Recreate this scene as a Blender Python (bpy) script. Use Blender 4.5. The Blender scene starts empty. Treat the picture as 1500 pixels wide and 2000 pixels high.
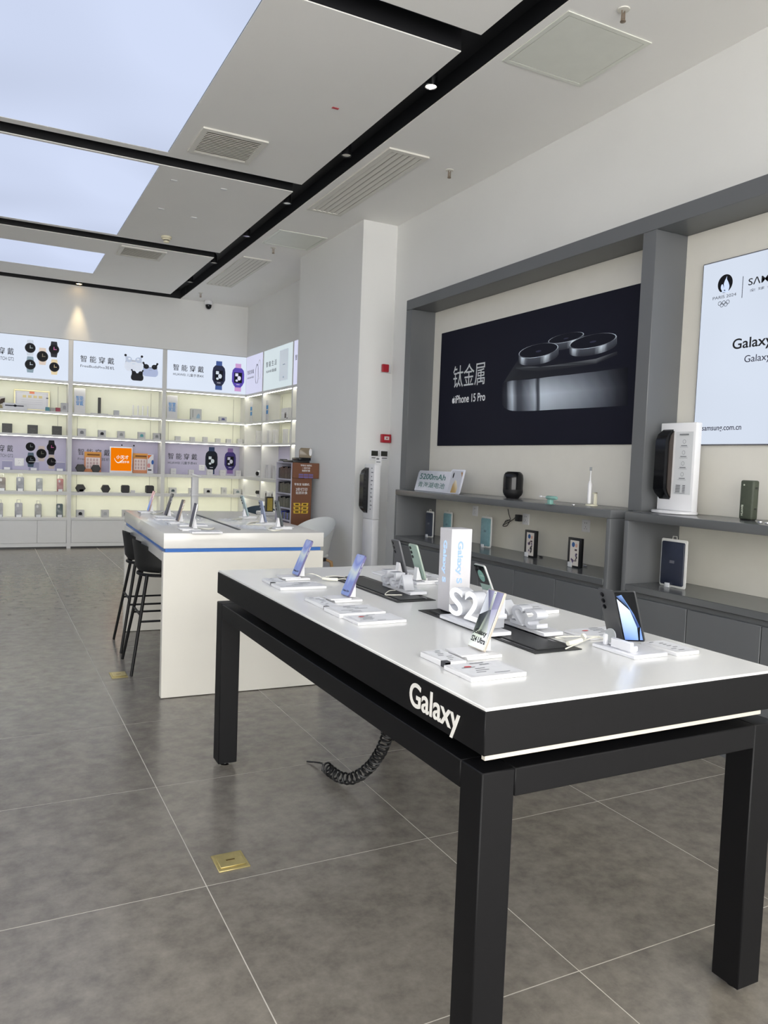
import bpy, bmesh, math, random
from mathutils import Matrix, Vector
random.seed(7)
scn = bpy.context.scene
COL = scn.collection
R = math.radians

# ---------------------------------------------------------------- camera, world, exposure
F, YAW, PIT, ROL, H = 1514.88, 0.477038, -0.0613398, 0.0377421, 1.5
fwd = Vector((math.sin(YAW) * math.cos(PIT), math.cos(YAW) * math.cos(PIT), math.sin(PIT)))
rt0 = Vector((math.cos(YAW), -math.sin(YAW), 0)); up0 = rt0.cross(fwd)
rgt = math.cos(ROL) * rt0 + math.sin(ROL) * up0
upv = -math.sin(ROL) * rt0 + math.cos(ROL) * up0
cam = bpy.data.cameras.new('camera'); camo = bpy.data.objects.new('camera', cam); COL.objects.link(camo)
cam.sensor_fit = 'HORIZONTAL'; cam.sensor_width = 36; cam.lens = F * 36 / 1500
cam.clip_start = 0.02; cam.clip_end = 200
m = Matrix((rgt, upv, -fwd)).transposed().to_4x4(); m.translation = (0, 0, H)
camo.matrix_world = m; scn.camera = camo

SKY = 6.8            # daylight seen through the open shop front behind the camera
PANEL = 1.0         # glow of the stretched ceiling light panels
LED = 14.0           # shelf strips
w = bpy.data.worlds.new('daylight_shop_front_offscreen'); scn.world = w; w.use_nodes = True
bgn = w.node_tree.nodes['Background']; bgn.inputs[0].default_value = (1.0, 0.99, 0.965, 1); bgn.inputs[1].default_value = SKY
scn.view_settings.view_transform = 'Standard'; scn.view_settings.look = 'None'
scn.view_settings.exposure = 0.0; scn.view_settings.gamma = 1.0; scn.view_settings.use_curve_mapping = False

# ---------------------------------------------------------------- photo pixel -> point on a known plane
def ray(x, y): return ((x - 750) / F) * rgt - ((y - 1000) / F) * upv + fwd
def pz(x, y, z):
    d = ray(x, y); t = (z - H) / d.z; return Vector((d.x * t, d.y * t, z))
def py(x, y, Y):
    d = ray(x, y); t = Y / d.y; return Vector((d.x * t, Y, H + d.z * t))
def pxx(x, y, X):
    d = ray(x, y); t = X / d.x; return Vector((X, d.y * t, H + d.z * t))
def plane_hit(x, y, O, N):
    d = ray(x, y); C = Vector((0, 0, H)); t = (O - C).dot(N) / d.dot(N); return C + d * t

# ---------------------------------------------------------------- materials
MATS = {}
def srgb(c):
    def f(v):
        v /= 255.0
        return v / 12.92 if v <= 0.04045 else ((v + 0.055) / 1.055) ** 2.4
    return (f(c[0]), f(c[1]), f(c[2]), 1)
def mat(name, col, rough=0.5, metal=0.0, noise=0.05, scale=8.0, emit=0.0, spec=0.5, bump=0.0, coat=0.0):
    if name in MATS: return MATS[name]
    m = bpy.data.materials.new(name); m.use_nodes = True; nt = m.node_tree; b = nt.nodes['Principled BSDF']
    c = srgb(col)
    b.inputs['Roughness'].default_value = rough; b.inputs['Metallic'].default_value = metal
    b.inputs['Specular IOR Level'].default_value = spec
    b.inputs['Coat Weight'].default_value = coat
    tc = nt.nodes.new('ShaderNodeTexCoord'); nz = nt.nodes.new('ShaderNodeTexNoise'); nz.inputs['Scale'].default_value = scale
    nz.inputs['Detail'].default_value = 4
    nt.links.new(tc.outputs['Object'], nz.inputs['Vector'])
    rp = nt.nodes.new('ShaderNodeValToRGB')
    rp.color_ramp.elements[0].position = .3; rp.color_ramp.elements[1].position = .7
    rp.color_ramp.elements[0].color = tuple(v * (1 - noise) for v in c[:3]) + (1,)
    rp.color_ramp.elements[1].color = tuple(min(1, v * (1 + noise)) for v in c[:3]) + (1,)
    nt.links.new(nz.outputs['Fac'], rp.inputs['Fac']); nt.links.new(rp.outputs['Color'], b.inputs['Base Color'])
    if emit:
        nt.links.new(rp.outputs['Color'], b.inputs['Emission Color']); b.inputs['Emission Strength'].default_value = emit
    if bump:
        bp = nt.nodes.new('ShaderNodeBump'); bp.inputs['Strength'].default_value = bump; bp.inputs['Distance'].default_value = .002
        nt.links.new(nz.outputs['Fac'], bp.inputs['Height']); nt.links.new(bp.outputs['Normal'], b.inputs['Normal'])
    MATS[name] = m; return m
def emat(name, col, strength, noise=0.0, scale=.6):
    if name in MATS: return MATS[name]
    m = bpy.data.materials.new(name); m.use_nodes = True; nt = m.node_tree; nt.nodes.clear()
    o = nt.nodes.new('ShaderNodeOutputMaterial'); e = nt.nodes.new('ShaderNodeEmission'); e.inputs[1].default_value = strength
    c = srgb(col); nt.links.new(e.outputs[0], o.inputs[0])
    if noise:
        tc = nt.nodes.new('ShaderNodeTexCoord'); nz = nt.nodes.new('ShaderNodeTexNoise'); nz.inputs['Scale'].default_value = scale
        nz.inputs['Detail'].default_value = 1
        rp = nt.nodes.new('ShaderNodeValToRGB'); rp.color_ramp.elements[0].position = .35; rp.color_ramp.elements[1].position = .68
        rp.color_ramp.elements[0].color = tuple(v * (1 - noise) for v in c[:3]) + (1,); rp.color_ramp.elements[1].color = c
        nt.links.new(tc.outputs['Object'], nz.inputs[0]); nt.links.new(nz.outputs['Fac'], rp.inputs[0]); nt.links.new(rp.outputs[0], e.inputs[0])
    else: e.inputs[0].default_value = c
    MATS[name] = m; return m
def clearmat(name, tint=(235, 240, 240), gloss=0.25, rough=0.08):
    if name in MATS: return MATS[name]
    m = bpy.data.materials.new(name); m.use_nodes = True; nt = m.node_tree; nt.nodes.clear()
    o = nt.nodes.new('ShaderNodeOutputMaterial'); mx = nt.nodes.new('ShaderNodeMixShader'); t = nt.nodes.new('ShaderNodeBsdfTransparent')
    p = nt.nodes.new('ShaderNodeBsdfPrincipled'); p.inputs['Base Color'].default_value = srgb(tint); p.inputs['Roughness'].default_value = rough
    t.inputs[0].default_value = srgb(tint); mx.inputs[0].default_value = gloss
    nt.links.new(t.outputs[0], mx.inputs[1]); nt.links.new(p.outputs[0], mx.inputs[2]); nt.links.new(mx.outputs[0], o.inputs[0])
    MATS[name] = m; return m
def vmat(name, emit=0.0, rough=0.4):
    """flat print: colour read from the mesh's own colour attribute"""
    if name in MATS: return MATS[name]
    m = bpy.data.materials.new(name); m.use_nodes = True; nt = m.node_tree; b = nt.nodes['Principled BSDF']
    a = nt.nodes.new('ShaderNodeVertexColor'); a.layer_name = 'print'
    nt.links.new(a.outputs[0], b.inputs['Base Color']); b.inputs['Roughness'].default_value = rough; b.inputs['Specular IOR Level'].default_value = .15
    if emit:
        nt.links.new(a.outputs[0], b.inputs['Emission Color']); b.inputs['Emission Strength'].default_value = emit
    MATS[name] = m; return m
def rampmat(name, stops, emit=0.3, axis=1, dist=1.2, scale=1.6, rough=.15):
    """wallpaper of a screen: soft warped colour bands"""
    if name in MATS: return MATS[name]
    m = bpy.data.materials.new(name); m.use_nodes = True; nt = m.node_tree; b = nt.nodes['Principled BSDF']
    tc = nt.nodes.new('ShaderNodeTexCoord'); nz = nt.nodes.new('ShaderNodeTexNoise'); nz.inputs['Scale'].default_value = scale; nz.inputs['Detail'].default_value = 1
    nt.links.new(tc.outputs['Generated'], nz.inputs['Vector'])
    sp = nt.nodes.new('ShaderNodeSeparateXYZ'); nt.links.new(tc.outputs['Generated'], sp.inputs[0])
    ma = nt.nodes.new('ShaderNodeMath'); ma.operation = 'MULTIPLY_ADD'; ma.inputs[1].default_value = dist
    sb = nt.nodes.new('ShaderNodeMath'); sb.operation = 'SUBTRACT'; sb.inputs[1].default_value = dist * .5
    nt.links.new(nz.outputs['Fac'], ma.inputs[0]); nt.links.new(sp.outputs[axis], ma.inputs[2]); nt.links.new(ma.outputs[0], sb.inputs[0])
    rp = nt.nodes.new('ShaderNodeValToRGB'); els = rp.color_ramp.elements
    while len(els) < len(stops): els.new(.5)
    for e, (p, c) in zip(els, stops): e.position = p; e.color = srgb(c)
    nt.links.new(sb.outputs[0], rp.inputs[0]); nt.links.new(rp.outputs[0], b.inputs['Base Color'])
    nt.links.new(rp.outputs[0], b.inputs['Emission Color']); b.inputs['Emission Strength'].default_value = emit
    b.inputs['Roughness'].default_value = rough
    MATS[name] = m; return m

WALL = mat('wall_paint', (224, 224, 222), .75, noise=.015, scale=1.5)
CEIL = mat('ceiling_paint', (243, 242, 239), .8, noise=.015, scale=1.2)
BLACKCH = mat('channel_black', (14, 15, 20), .6)
GREY = mat('grey_laminate', (96, 98, 100), .38, noise=.03, scale=3)
NICHE = mat('niche_cream', (214, 211, 200), .5, noise=.02)
WHITEG = mat('white_gloss', (212, 210, 205), .16, noise=.01)
WHITES = mat('white_satin', (232, 231, 226), .35, noise=.01)
SHELFW = mat('shelf_white', (214, 214, 212), .45, noise=.01)
CREAM = mat('shelf_back_cream', (234, 235, 218), .6, noise=.01)
TBLACK = mat('table_black', (13, 13, 15), .5, noise=.08, scale=30, spec=.22)
TWHITE = mat('table_white', (224, 224, 222), .2, noise=.008)
PLASTW = mat('white_plastic', (224, 224, 226), .3, noise=.01)
ACRYL = mat('frosted_acrylic', (196, 198, 204), .22, noise=.01)
CABLEW = mat('cable_white', (232, 230, 218), .4, noise=.01)
CABLEB = mat('cable_black', (16, 16, 17), .45)
INK = mat('ink_black', (20, 20, 22), .5)
INKG = mat('ink_grey', (70, 72, 78), .5)
INKBLUE = mat('ink_blue', (52, 140, 210), .5)
BLKPL = mat('black_plastic', (20, 20, 22), .35)
BLKGL = mat('black_gloss', (9, 10, 14), .16, spec=.35)
CHROME = mat('chrome', (205, 205, 208), .2, 1.0)
GLASSC = clearmat('clear_acrylic', (240, 241, 244), 0.0)
SILVER = mat('silver_alu', (188, 188, 190), .3, .8)
VPRINT = vmat('printed_colours', rough=.6); VPRINTE = vmat('printed_colours_backlit', .75)

# ---------------------------------------------------------------- mesh builder
class MB:
    def __init__(s): s.v = []; s.f = []; s.c = None
    def add(s, vs, fs, M=None):
        o = len(s.v); s.v += [tuple(M @ Vector(v)) if M else tuple(v) for v in vs]; s.f += [[i + o for i in f] for f in fs]; return s
    def box(s, lo, hi, M=None):
        x0, y0, z0 = lo; x1, y1, z1 = hi
        return s.add([(x0, y0, z0), (x1, y0, z0), (x1, y1, z0), (x0, y1, z0), (x0, y0, z1), (x1, y0, z1), (x1, y1, z1), (x0, y1, z1)],
                     [(0, 3, 2, 1), (4, 5, 6, 7), (0, 1, 5, 4), (1, 2, 6, 5), (2, 3, 7, 6), (3, 0, 4, 7)], M)
    def rbox(s, lo, hi, r=.003, seg=2, M=None):
        bm = bmesh.new(); bmesh.ops.create_cube(bm, size=1)
        c = [(a + b) / 2 for a, b in zip(lo, hi)]; d = [b - a for a, b in zip(lo, hi)]
        for v in bm.verts: v.co = Vector((c[i] + v.co[i] * d[i] for i in range(3)))
        bmesh.ops.bevel(bm, geom=bm.edges[:], offset=min(r, min(d) * .49), segments=seg, profile=.5, affect='EDGES')
        bm.verts.index_update(); s.add([v.co[:] for v in bm.verts], [[v.index for v in f.verts] for f in bm.faces], M); bm.free(); return s
    def prism(s, pts, z0, z1, M=None, ch=0.0):
        """outline in xy, extruded z0..z1, optional chamfer at both rims"""
        n = len(pts)
        if ch:
            cx = sum(p[0] for p in pts) / n; cy = sum(p[1] for p in pts) / n
            def ins(p):
                d = Vector((p[0] - cx, p[1] - cy)); l = max(d.length, 1e-6)
                # inset by moving each coordinate towards the centre by ch
                return (p[0] - math.copysign(min(ch, abs(d.x)), d.x), p[1] - math.copysign(min(ch, abs(d.y)), d.y))
            ip = [ins(p) for p in pts]
            rings = [[(p[0], p[1], z0) for p in ip], [(p[0], p[1], z0 + ch) for p in pts], [(p[0], p[1], z1 - ch) for p in pts], [(p[0], p[1], z1) for p in ip]]
        else: rings = [[(p[0], p[1], z0) for p in pts], [(p[0], p[1], z1) for p in pts]]
        vs = [v for r in rings for v in r]; fs = [list(range(n))[::-1], [len(vs) - n + i for i in range(n)]]
        for k in range(len(rings) - 1):
            for i in range(n):
                j = (i + 1) % n; fs.append((k * n + i, k * n + j, (k + 1) * n + j, (k + 1) * n + i))
        return s.add(vs, fs, M)
    def cyl(s, p, q, r, n=16, r2=None):
        return s.tube([p, q], [r, r if r2 is None else r2], n)
    def tube(s, path, r, n=8, closed=False):
        path = [Vector(p) for p in path]; rs = r if isinstance(r, (list, tuple)) else [r] * len(path); vs = []; fs = []
        prev = None; K = len(path)
        for i, p in enumerate(path):
            a = path[(i - 1) % K] if (i or closed) else p; b = path[(i + 1) % K] if (i < K - 1 or closed) else p
            t = (b - a).normalized()
            if prev is None: nrm = t.orthogonal().normalized()
            else:
                nrm = prev - t * prev.dot(t)
                nrm = nrm.normalized() if nrm.length > 1e-6 else t.orthogonal().normalized()
            prev = nrm; bn = t.cross(nrm)
            for k in range(n):
                a_ = 2 * math.pi * k / n; vs.append(p + (nrm * math.cos(a_) + bn * math.sin(a_)) * rs[i])
        for i in range(K if closed else K - 1):
            for k in range(n):
                j = (k + 1) % n; i2 = (i + 1) % K; fs.append((i * n + k, i * n + j, i2 * n + j, i2 * n + k))
        if not closed: fs.append(list(range(n))[::-1]); fs.append([(K - 1) * n + k for k in range(n)])
        return s.add(vs, fs)
    def lathe(s, prof, n=24, M=None):
        vs = []; fs = []
        for r, z in prof:
            for k in range(n): a = 2 * math.pi * k / n; vs.append((r * math.cos(a), r * math.sin(a), z))
        for i in range(len(prof) - 1):
            for k in range(n):
                j = (k + 1) % n; fs.append((i * n + k, i * n + j, (i + 1) * n + j, (i + 1) * n + k))
        fs.append(list(range(n))[::-1]); fs.append([(len(prof) - 1) * n + k for k in range(n)])
        return s.add(vs, fs, M)
    def grid(s, fn, nu, nv, thick=None):
        vs = [fn(i / nu, j / nv) for j in range(nv + 1) for i in range(nu + 1)]
        fs = [(j * (nu + 1) + i, j * (nu + 1) + i + 1, (j + 1) * (nu + 1) + i + 1, (j + 1) * (nu + 1) + i) for j in range(nv) for i in range(nu)]
        return s.add(vs, fs)
def rrect(w, h, r, n=5):
    pts = []
    for cx, cy, a0 in ((w / 2 - r, h / 2 - r, 0), (-w / 2 + r, h / 2 - r, 90), (-w / 2 + r, -h / 2 + r, 180), (w / 2 - r, -h / 2 + r, 270)):
        for k in range(n + 1): a = R(a0 + 90 * k / n); pts.append((cx + r * math.cos(a), cy + r * math.sin(a)))
    return pts
def ngon(n, r, a0=0.0, sx=1, sy=1): return [(r * sx * math.cos(a0 + 2 * math.pi * k / n), r * sy * math.sin(a0 + 2 * math.pi * k / n)) for k in range(n)]

def mesh_of(mb, m, smooth=True):
    me = bpy.data.meshes.new('mesh'); me.from_pydata(mb.v, [], mb.f); me.update()
    me.materials.append(m)
    if smooth:
        me.polygons.foreach_set('use_smooth', [True] * len(me.polygons)); me.set_sharp_from_angle(angle=R(38))
    return me
def tag(o, label=None, cat=None, group=None, kind=None):
    if label: o['label'] = label
    if cat: o['category'] = cat
    if group: o['group'] = group
    if kind: o['kind'] = kind
    return o
def thing(name, label, cat, loc=(0, 0, 0), rz=0.0, group=None, M=None, kind=None):
    o = bpy.data.objects.new(name, None); COL.objects.link(o); o.empty_display_size = .05
    o.matrix_world = M if M is not None else (Matrix.Translation(loc) @ Matrix.Rotation(rz, 4, 'Z'))
    return tag(o, label, cat, group, kind)
def wm(o): return wm(o.parent) if o.parent is not None else o.matrix_world
def part(name, mb, m, parent, world=False, label=None, smooth=True):
    me = mesh_of(mb, m, smooth) if isinstance(mb, MB) else mb
    o = bpy.data.objects.new(name, me); COL.objects.link(o)
    if parent is not None:
        o.parent = parent
        if world:
            me.transform(wm(parent).inverted())
    if label: o['label'] = label
    return o
def single(name, mb, m, label, cat, group=None, kind=None):
    """a thing that is one mesh; its origin is moved to its base"""
    o = part(name, mb, m, None); xs = [v.co for v in o.data.vertices]
    c = Vector(((min(v.x for v in xs) + max(v.x for v in xs)) / 2, (min(v.y for v in xs) + max(v.y for v in xs)) / 2, min(v.z for v in xs)))
    o.data.transform(Matrix.Translation(-c)); o.location = c;
    o.matrix_world = Matrix.Translation(c)
    return tag(o, label, cat, group, kind)
def struct(name, mb, m, label=None, cat=None):
    o = part(name, mb, m, None, smooth=False); o['kind'] = 'structure'
    if label: o['label'] = label; o['category'] = cat or 'room'
    return o
def copy_tree(o, parent=None):
    c = o.copy(); COL.objects.link(c)
    if parent is not None: c.parent = parent
    for ch in list(o.children): copy_tree(ch, c)
    return c

FONTOBJ = {}
def text_mesh(s, size, m, bold=0.0, ext=.0006, sx=1.0, space=1.0, shear=0.0, align='CENTER'):
    cu = bpy.data.curves.new('txt', 'FONT'); cu.body = s; cu.size = size; cu.align_x = align; cu.align_y = 'CENTER'
    cu.extrude = ext; cu.offset = bold; cu.resolution_u = 6 if s.isascii() and size >= .03 else 3; cu.space_character = space; cu.shear = shear
    ob = bpy.data.objects.new('txt', cu)
    me = bpy.data.meshes.new_from_object(ob); bpy.data.objects.remove(ob); bpy.data.curves.remove(cu)
    if sx != 1.0: me.transform(Matrix.Scale(sx, 4, (1, 0, 0)))
    me.materials.clear(); me.materials.append(m); return me
def text(s, size, m, parent, M, world=True, bold=0.0, sx=1.0, name='lettering', ext=.0006, space=1.0, width=None, align='CENTER', height=None):
    me = text_mesh(s, size, m, bold, ext, sx, space, align=align)
    vs = me.vertices
    if vs and (width or height):
        xs = [v.co.x for v in vs]; ys = [v.co.y for v in vs]
        kx = width / (max(xs) - min(xs)) if width else 1
        ky = height / (max(ys) - min(ys)) if height else kx
        if not width: kx = ky
        me.transform(Matrix.Diagonal((kx, ky, 1, 1)))
    if world: M = wm(parent).inverted() @ M
    me.transform(M)
    o = bpy.data.objects.new(name, me); COL.objects.link(o); o.parent = parent; return o
def frame(O, U, V):
    U = Vector(U).normalized(); V = Vector(V); N = U.cross(V).normalized(); V = N.cross(U)
    M = Matrix((U, V, N)).transposed().to_4x4(); M.translation = O; return M
def flat(name, polys, parent, M, m=None, world=False, emit=False, lift=0.0004):
    """printed shapes: list of (points, colour or list of colours) in the frame M, stacked by tiny lifts"""
    vs = []; fs = []; cols = []
    for k, (pts, c) in enumerate(polys):
        o = len(vs); vs += [tuple(M @ Vector((p[0], p[1], lift * (k + 1)))) for p in pts]; fs.append(list(range(o, o + len(pts))))
        cc = c if isinstance(c, list) else [c] * len(pts); cols += [srgb(q) for q in cc]
    me = bpy.data.meshes.new('print'); me.from_pydata(vs, [], fs); me.update()
    ca = me.color_attributes.new('print', 'FLOAT_COLOR', 'POINT')
    for i, c in enumerate(cols): ca.data[i].color = c
    me.materials.append(m or (VPRINTE if emit else VPRINT))
    if world: me.transform(wm(parent).inverted())
    o = bpy.data.objects.new(name, me); COL.objects.link(o); o.parent = parent; return o
def ell(cx, cy, rx, ry, n=20, a0=0, a1=360): return [(cx + rx * math.cos(R(a0 + (a1 - a0) * k / n)), cy + ry * math.sin(R(a0 + (a1 - a0) * k / n))) for k in range(n if a1 - a0 == 360 else n + 1)]
def rect(x0, y0, x1, y1): return [(x0, y0), (x1, y0), (x1, y1), (x0, y1)]
def band(a, b):
    """quads between two equally long point lists"""
    return [[a[i], a[i + 1], b[i + 1], b[i]] for i in range(len(a) - 1)]

# ================================================================ THE ROOM
ZC = 4.068; XR = 3.95; YB = 12.99; XA = 3.97; XL = -6.9; YF = -2.6
ZT = 4.20
# ---- floor: grout bed with 0.9 m porcelain tiles
def tile_material():
    m = bpy.data.materials.new('porcelain_tile'); m.use_nodes = True; nt = m.node_tree; b = nt.nodes['Principled BSDF']
    geo = nt.nodes.new('ShaderNodeNewGeometry'); oi = nt.nodes.new('ShaderNodeObjectInfo')
    ad = nt.nodes.new('ShaderNodeVectorMath'); ad.operation = 'ADD'; cm = nt.nodes.new('ShaderNodeVectorMath'); cm.operation = 'SCALE'; cm.inputs['Scale'].default_value = 7
    cx = nt.nodes.new('ShaderNodeCombineXYZ'); nt.links.new(oi.outputs['Random'], cx.inputs[0]); nt.links.new(oi.outputs['Random'], cx.inputs[2])
    nt.links.new(cx.outputs[0], cm.inputs[0]); nt.links.new(geo.outputs['Position'], ad.inputs[0]); nt.links.new(cm.outputs[0], ad.inputs[1])
    n1 = nt.nodes.new('ShaderNodeTexNoise'); n1.inputs['Scale'].default_value = 11; n1.inputs['Detail'].default_value = 12; n1.inputs['Roughness'].default_value = .7
    nt.links.new(ad.outputs[0], n1.inputs[0])
    rp = nt.nodes.new('ShaderNodeValToRGB'); e = rp.color_ramp.elements
    e[0].position = .32; e[0].color = srgb((107, 102, 95)); e[1].position = .70; e[1].color = srgb((141, 135, 125))
    nt.links.new(n1.outputs['Fac'], rp.inputs[0]); nt.links.new(rp.outputs[0], b.inputs['Base Color'])
    b.inputs['Roughness'].default_value = .24; b.inputs['Specular IOR Level'].default_value = .55
    return m
floor = struct('floor', MB().box((XL, YF - 3, -.12), (4.4, 13.6, -.0006)), mat('grout', (200, 195, 184), .8, noise=.12, scale=5))
TS = 0.9; tx0 = .701; ty0 = 2.604; g = .0019
tme = mesh_of(MB().box((g, g, -.0005), (TS - g, TS - g, 0)), tile_material(), False)
i0 = math.floor((XL - tx0) / TS); i1 = math.ceil((4.4 - tx0) / TS); j0 = math.floor((YF - .3 - ty0) / TS); j1 = math.ceil((13.5 - ty0) / TS)
tmes = {}
for i in range(i0, i1):
    for j in range(j0, j1):
        lx = max(XL, tx0 + i * TS); hx = min(4.4, tx0 + (i + 1) * TS); ly = ty0 + j * TS; hy = min(13.6, ly + TS)
        if hx - lx < .03 or hy - ly < .03: continue
        if abs(hx - lx - TS) < 1e-6 and abs(hy - ly - TS) < 1e-6: me = tme
        else:
            me = mesh_of(MB().box((g, g, -.0005), (hx - lx - g, hy - ly - g, 0)), tme.materials[0], False)
        o = bpy.data.objects.new('tile', me); COL.objects.link(o); o.parent = floor; o.location = (lx, ly, 0)

# ---- walls
struct('wall_right', MB().box((XR, YF, 0), (4.4, 7.57, ZC + .2)), WALL)
struct('wall_pier', MB().box((3.543, 7.57, 0), (4.4, 9.41, ZC + .2)), WALL)
struct('wall_alcove', MB().box((XA, 9.41, 3.222), (4.4, 13.5, ZC + .2)).box((4.30, 9.41, 0), (4.4, 13.5, 3.222)), WALL)
struct('wall_back', MB().box((XL, YB, 3.236), (XA, 13.5, ZC + .2)).box((XL, 13.32, 0), (XA + .33, 13.5, 3.236)), WALL)
struct('wall_left', MB().box((XL - .15, YF, 0), (XL, 13.5, ZC + .2)), WALL)
struct('wall_front', MB().box((XL, YF - .2, 3.9), (4.4, YF, ZC + .2)).box((XL, YF - .2, 0), (XL + .4, YF, 3.5)).box((3.6, YF - .2, 0), (4.4, YF, 3.5)), WALL)

# ---- ceiling: black deck, white panels below it with black open joints between them
ceiling = struct('ceiling', MB().box((XL, YF, ZT), (4.4, 13.5, ZT + .05)), BLACKCH)
rows = [(-1.75, 1.10), (1.32, 4.03), (4.25, 6.975), (7.205, 9.81), (10.085, 12.72)]
lights = [(-1.66, 1.01), (1.41, 3.94), (4.345, 6.885), (7.24, 9.74), (10.73, 12.0)]
LX0, LX1 = -4.37, 1.372; PX0, PX1 = -5.61, 2.612
PANELM = emat('stretch_ceiling_glow', (211, 222, 248), PANEL, noise=.14, scale=.55)
ptxt = ['largest pale blue luminous ceiling panel beside the square louvre vent', 'pale blue luminous ceiling panel next to the smoke detector', 'narrow pale blue luminous ceiling panel closest to the back wall']
for k, ((a, b), (c, d)) in enumerate(zip(rows, lights)):
    t = .007
    if k == 0: q = MB().box((PX0, a, ZC), (PX1, b, ZC + t))
    else: q = MB().box((PX0, a, ZC), (LX0, b, ZC + t)).box((LX1, a, ZC), (PX1, b, ZC + t)).box((LX0, a, ZC), (LX1, c, ZC + t)).box((LX0, d, ZC), (LX1, b, ZC + t))
    part('ceiling_panel', q, CEIL, ceiling, smooth=False)
    part('panel_core', MB().box((PX0, a, ZC + t), (PX1, b, ZT)), BLACKCH, ceiling, smooth=False)
    if k == 0: continue
    lp = MB().box((LX0 + .006, c + .006, ZC + .001), (LX1 - .006, d - .006, ZC + .0065))
    single('ceiling_light_panel' if k >= 2 else 'ceiling_light_panel_offscreen', lp, PANELM, ptxt[k - 2] if k >= 2 else 'luminous ceiling panel of the bay over the black demo table', 'ceiling light', 'luminous ceiling panels')
part('ceiling_panel', MB().box((2.832, YF, ZC), (4.4, 13.5, ZC + .007)), CEIL, ceiling, smooth=False)
part('panel_core', MB().box((2.832, YF, ZC + .007), (4.4, 13.5, ZT)), BLACKCH, ceiling, smooth=False)
part('ceiling_panel', MB().box((XL, YF, ZC), (-5.83, 13.0, ZC + .007)), CEIL, ceiling, smooth=False)
part('panel_core', MB().box((XL, YF, ZC + .007), (-5.83, 13.0, ZT)), BLACKCH, ceiling, smooth=False)
part('ceiling_panel', MB().box((PX0, YF, ZC), (PX1, -1.97, ZC + .007)), CEIL, ceiling, smooth=False)

part('channel_liner', MB().box((XL, YB - .012, ZC), (2.832, YB - .0005, ZT)), BLACKCH, ceiling, smooth=False)
part('channel_liner', MB().box((2.822, 12.6, ZC + .0075), (2.832, YB - .013, ZT)), BLACKCH, ceiling, smooth=False)
# ---------------------------------------------------------------- ceiling fittings
VENTW = mat('vent_white', (222, 220, 212), .5, noise=.02)
def vent(x0, x1, y0, y1, n, along, label, fw=.045, grp=None):
    t = thing('ceiling_vent', label, 'air vent', ((x0 + x1) / 2, (y0 + y1) / 2, ZC - .02), group=grp)
    z0, z1 = ZC - .014, ZC - .0005
    fr = MB().box((x0, y0, z0), (x1, y0 + fw, z1)).box((x0, y1 - fw, z0), (x1, y1, z1)).box((x0, y0 + fw, z0), (x0 + fw, y1 - fw, z1)).box((x1 - fw, y0 + fw, z0), (x1, y1 - fw, z1))
    part('vent_frame', fr, VENTW, t, True)
    part('vent_backing', MB().box((x0 + fw, y0 + fw, ZC - .003), (x1 - fw, y1 - fw, ZC - .0008)), mat('vent_dark', (165, 161, 152), .8), t, True)
    for k in range(n):
        u = (k + .5) / n
        if along == 'y':
            c = x0 + fw + u * (x1 - x0 - 2 * fw); wd = (x1 - x0 - 2 * fw) / n * .66
            q = MB().add([(c - wd / 2, y0 + fw, z1 - .003), (c + wd / 2, y0 + fw, z0), (c + wd / 2, y1 - fw, z0), (c - wd / 2, y1 - fw, z1 - .003), (c - wd / 2 + .004, y0 + fw, z1 - .001), (c + wd / 2 + .004, y0 + fw, z0 + .003), (c + wd / 2 + .004, y1 - fw, z0 + .003), (c - wd / 2 + .004, y1 - fw, z1 - .001)],
                         [(0, 1, 2, 3), (7, 6, 5, 4), (0, 4, 5, 1), (1, 5, 6, 2), (2, 6, 7, 3), (3, 7, 4, 0)])
        else:
            c = y0 + fw + u * (y1 - y0 - 2 * fw); wd = (y1 - y0 - 2 * fw) / n * .9
            q = MB().add([(x0 + fw, c - wd / 2, z0 + .003), (x1 - fw, c - wd / 2, z0 + .003), (x1 - fw, c + wd / 2, z1 - .002), (x0 + fw, c + wd / 2, z1 - .002), (x0 + fw, c - wd / 2, z0), (x1 - fw, c - wd / 2, z0), (x1 - fw, c + wd / 2, z1 - .005), (x0 + fw, c + wd / 2, z1 - .005)],
                         [(0, 1, 2, 3), (7, 6, 5, 4), (0, 4, 5, 1), (1, 5, 6, 2), (2, 6, 7, 3), (3, 7, 4, 0)])
        part('slat', q, VENTW, t, True)
vent(1.50, 2.03, 6.20, 6.75, 14, 'x', 'square louvred return air vent beside the largest luminous panel')
vent(1.485, 2.035, 10.165, 10.655, 12, 'x', 'small louvred air vent beside the narrow luminous panel')
vent(2.905, 3.28, 5.765, 7.585, 5, 'y', 'long linear slot diffuser in the ceiling before the white pier', grp='linear slot diffusers')
vent(2.905, 3.28, 9.76, 11.6, 5, 'y', 'long linear slot diffuser in the ceiling near the corner camera', grp='linear slot diffusers')
HATCH = mat('hatch_painted', (226, 228, 219), .3, noise=.02)
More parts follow.
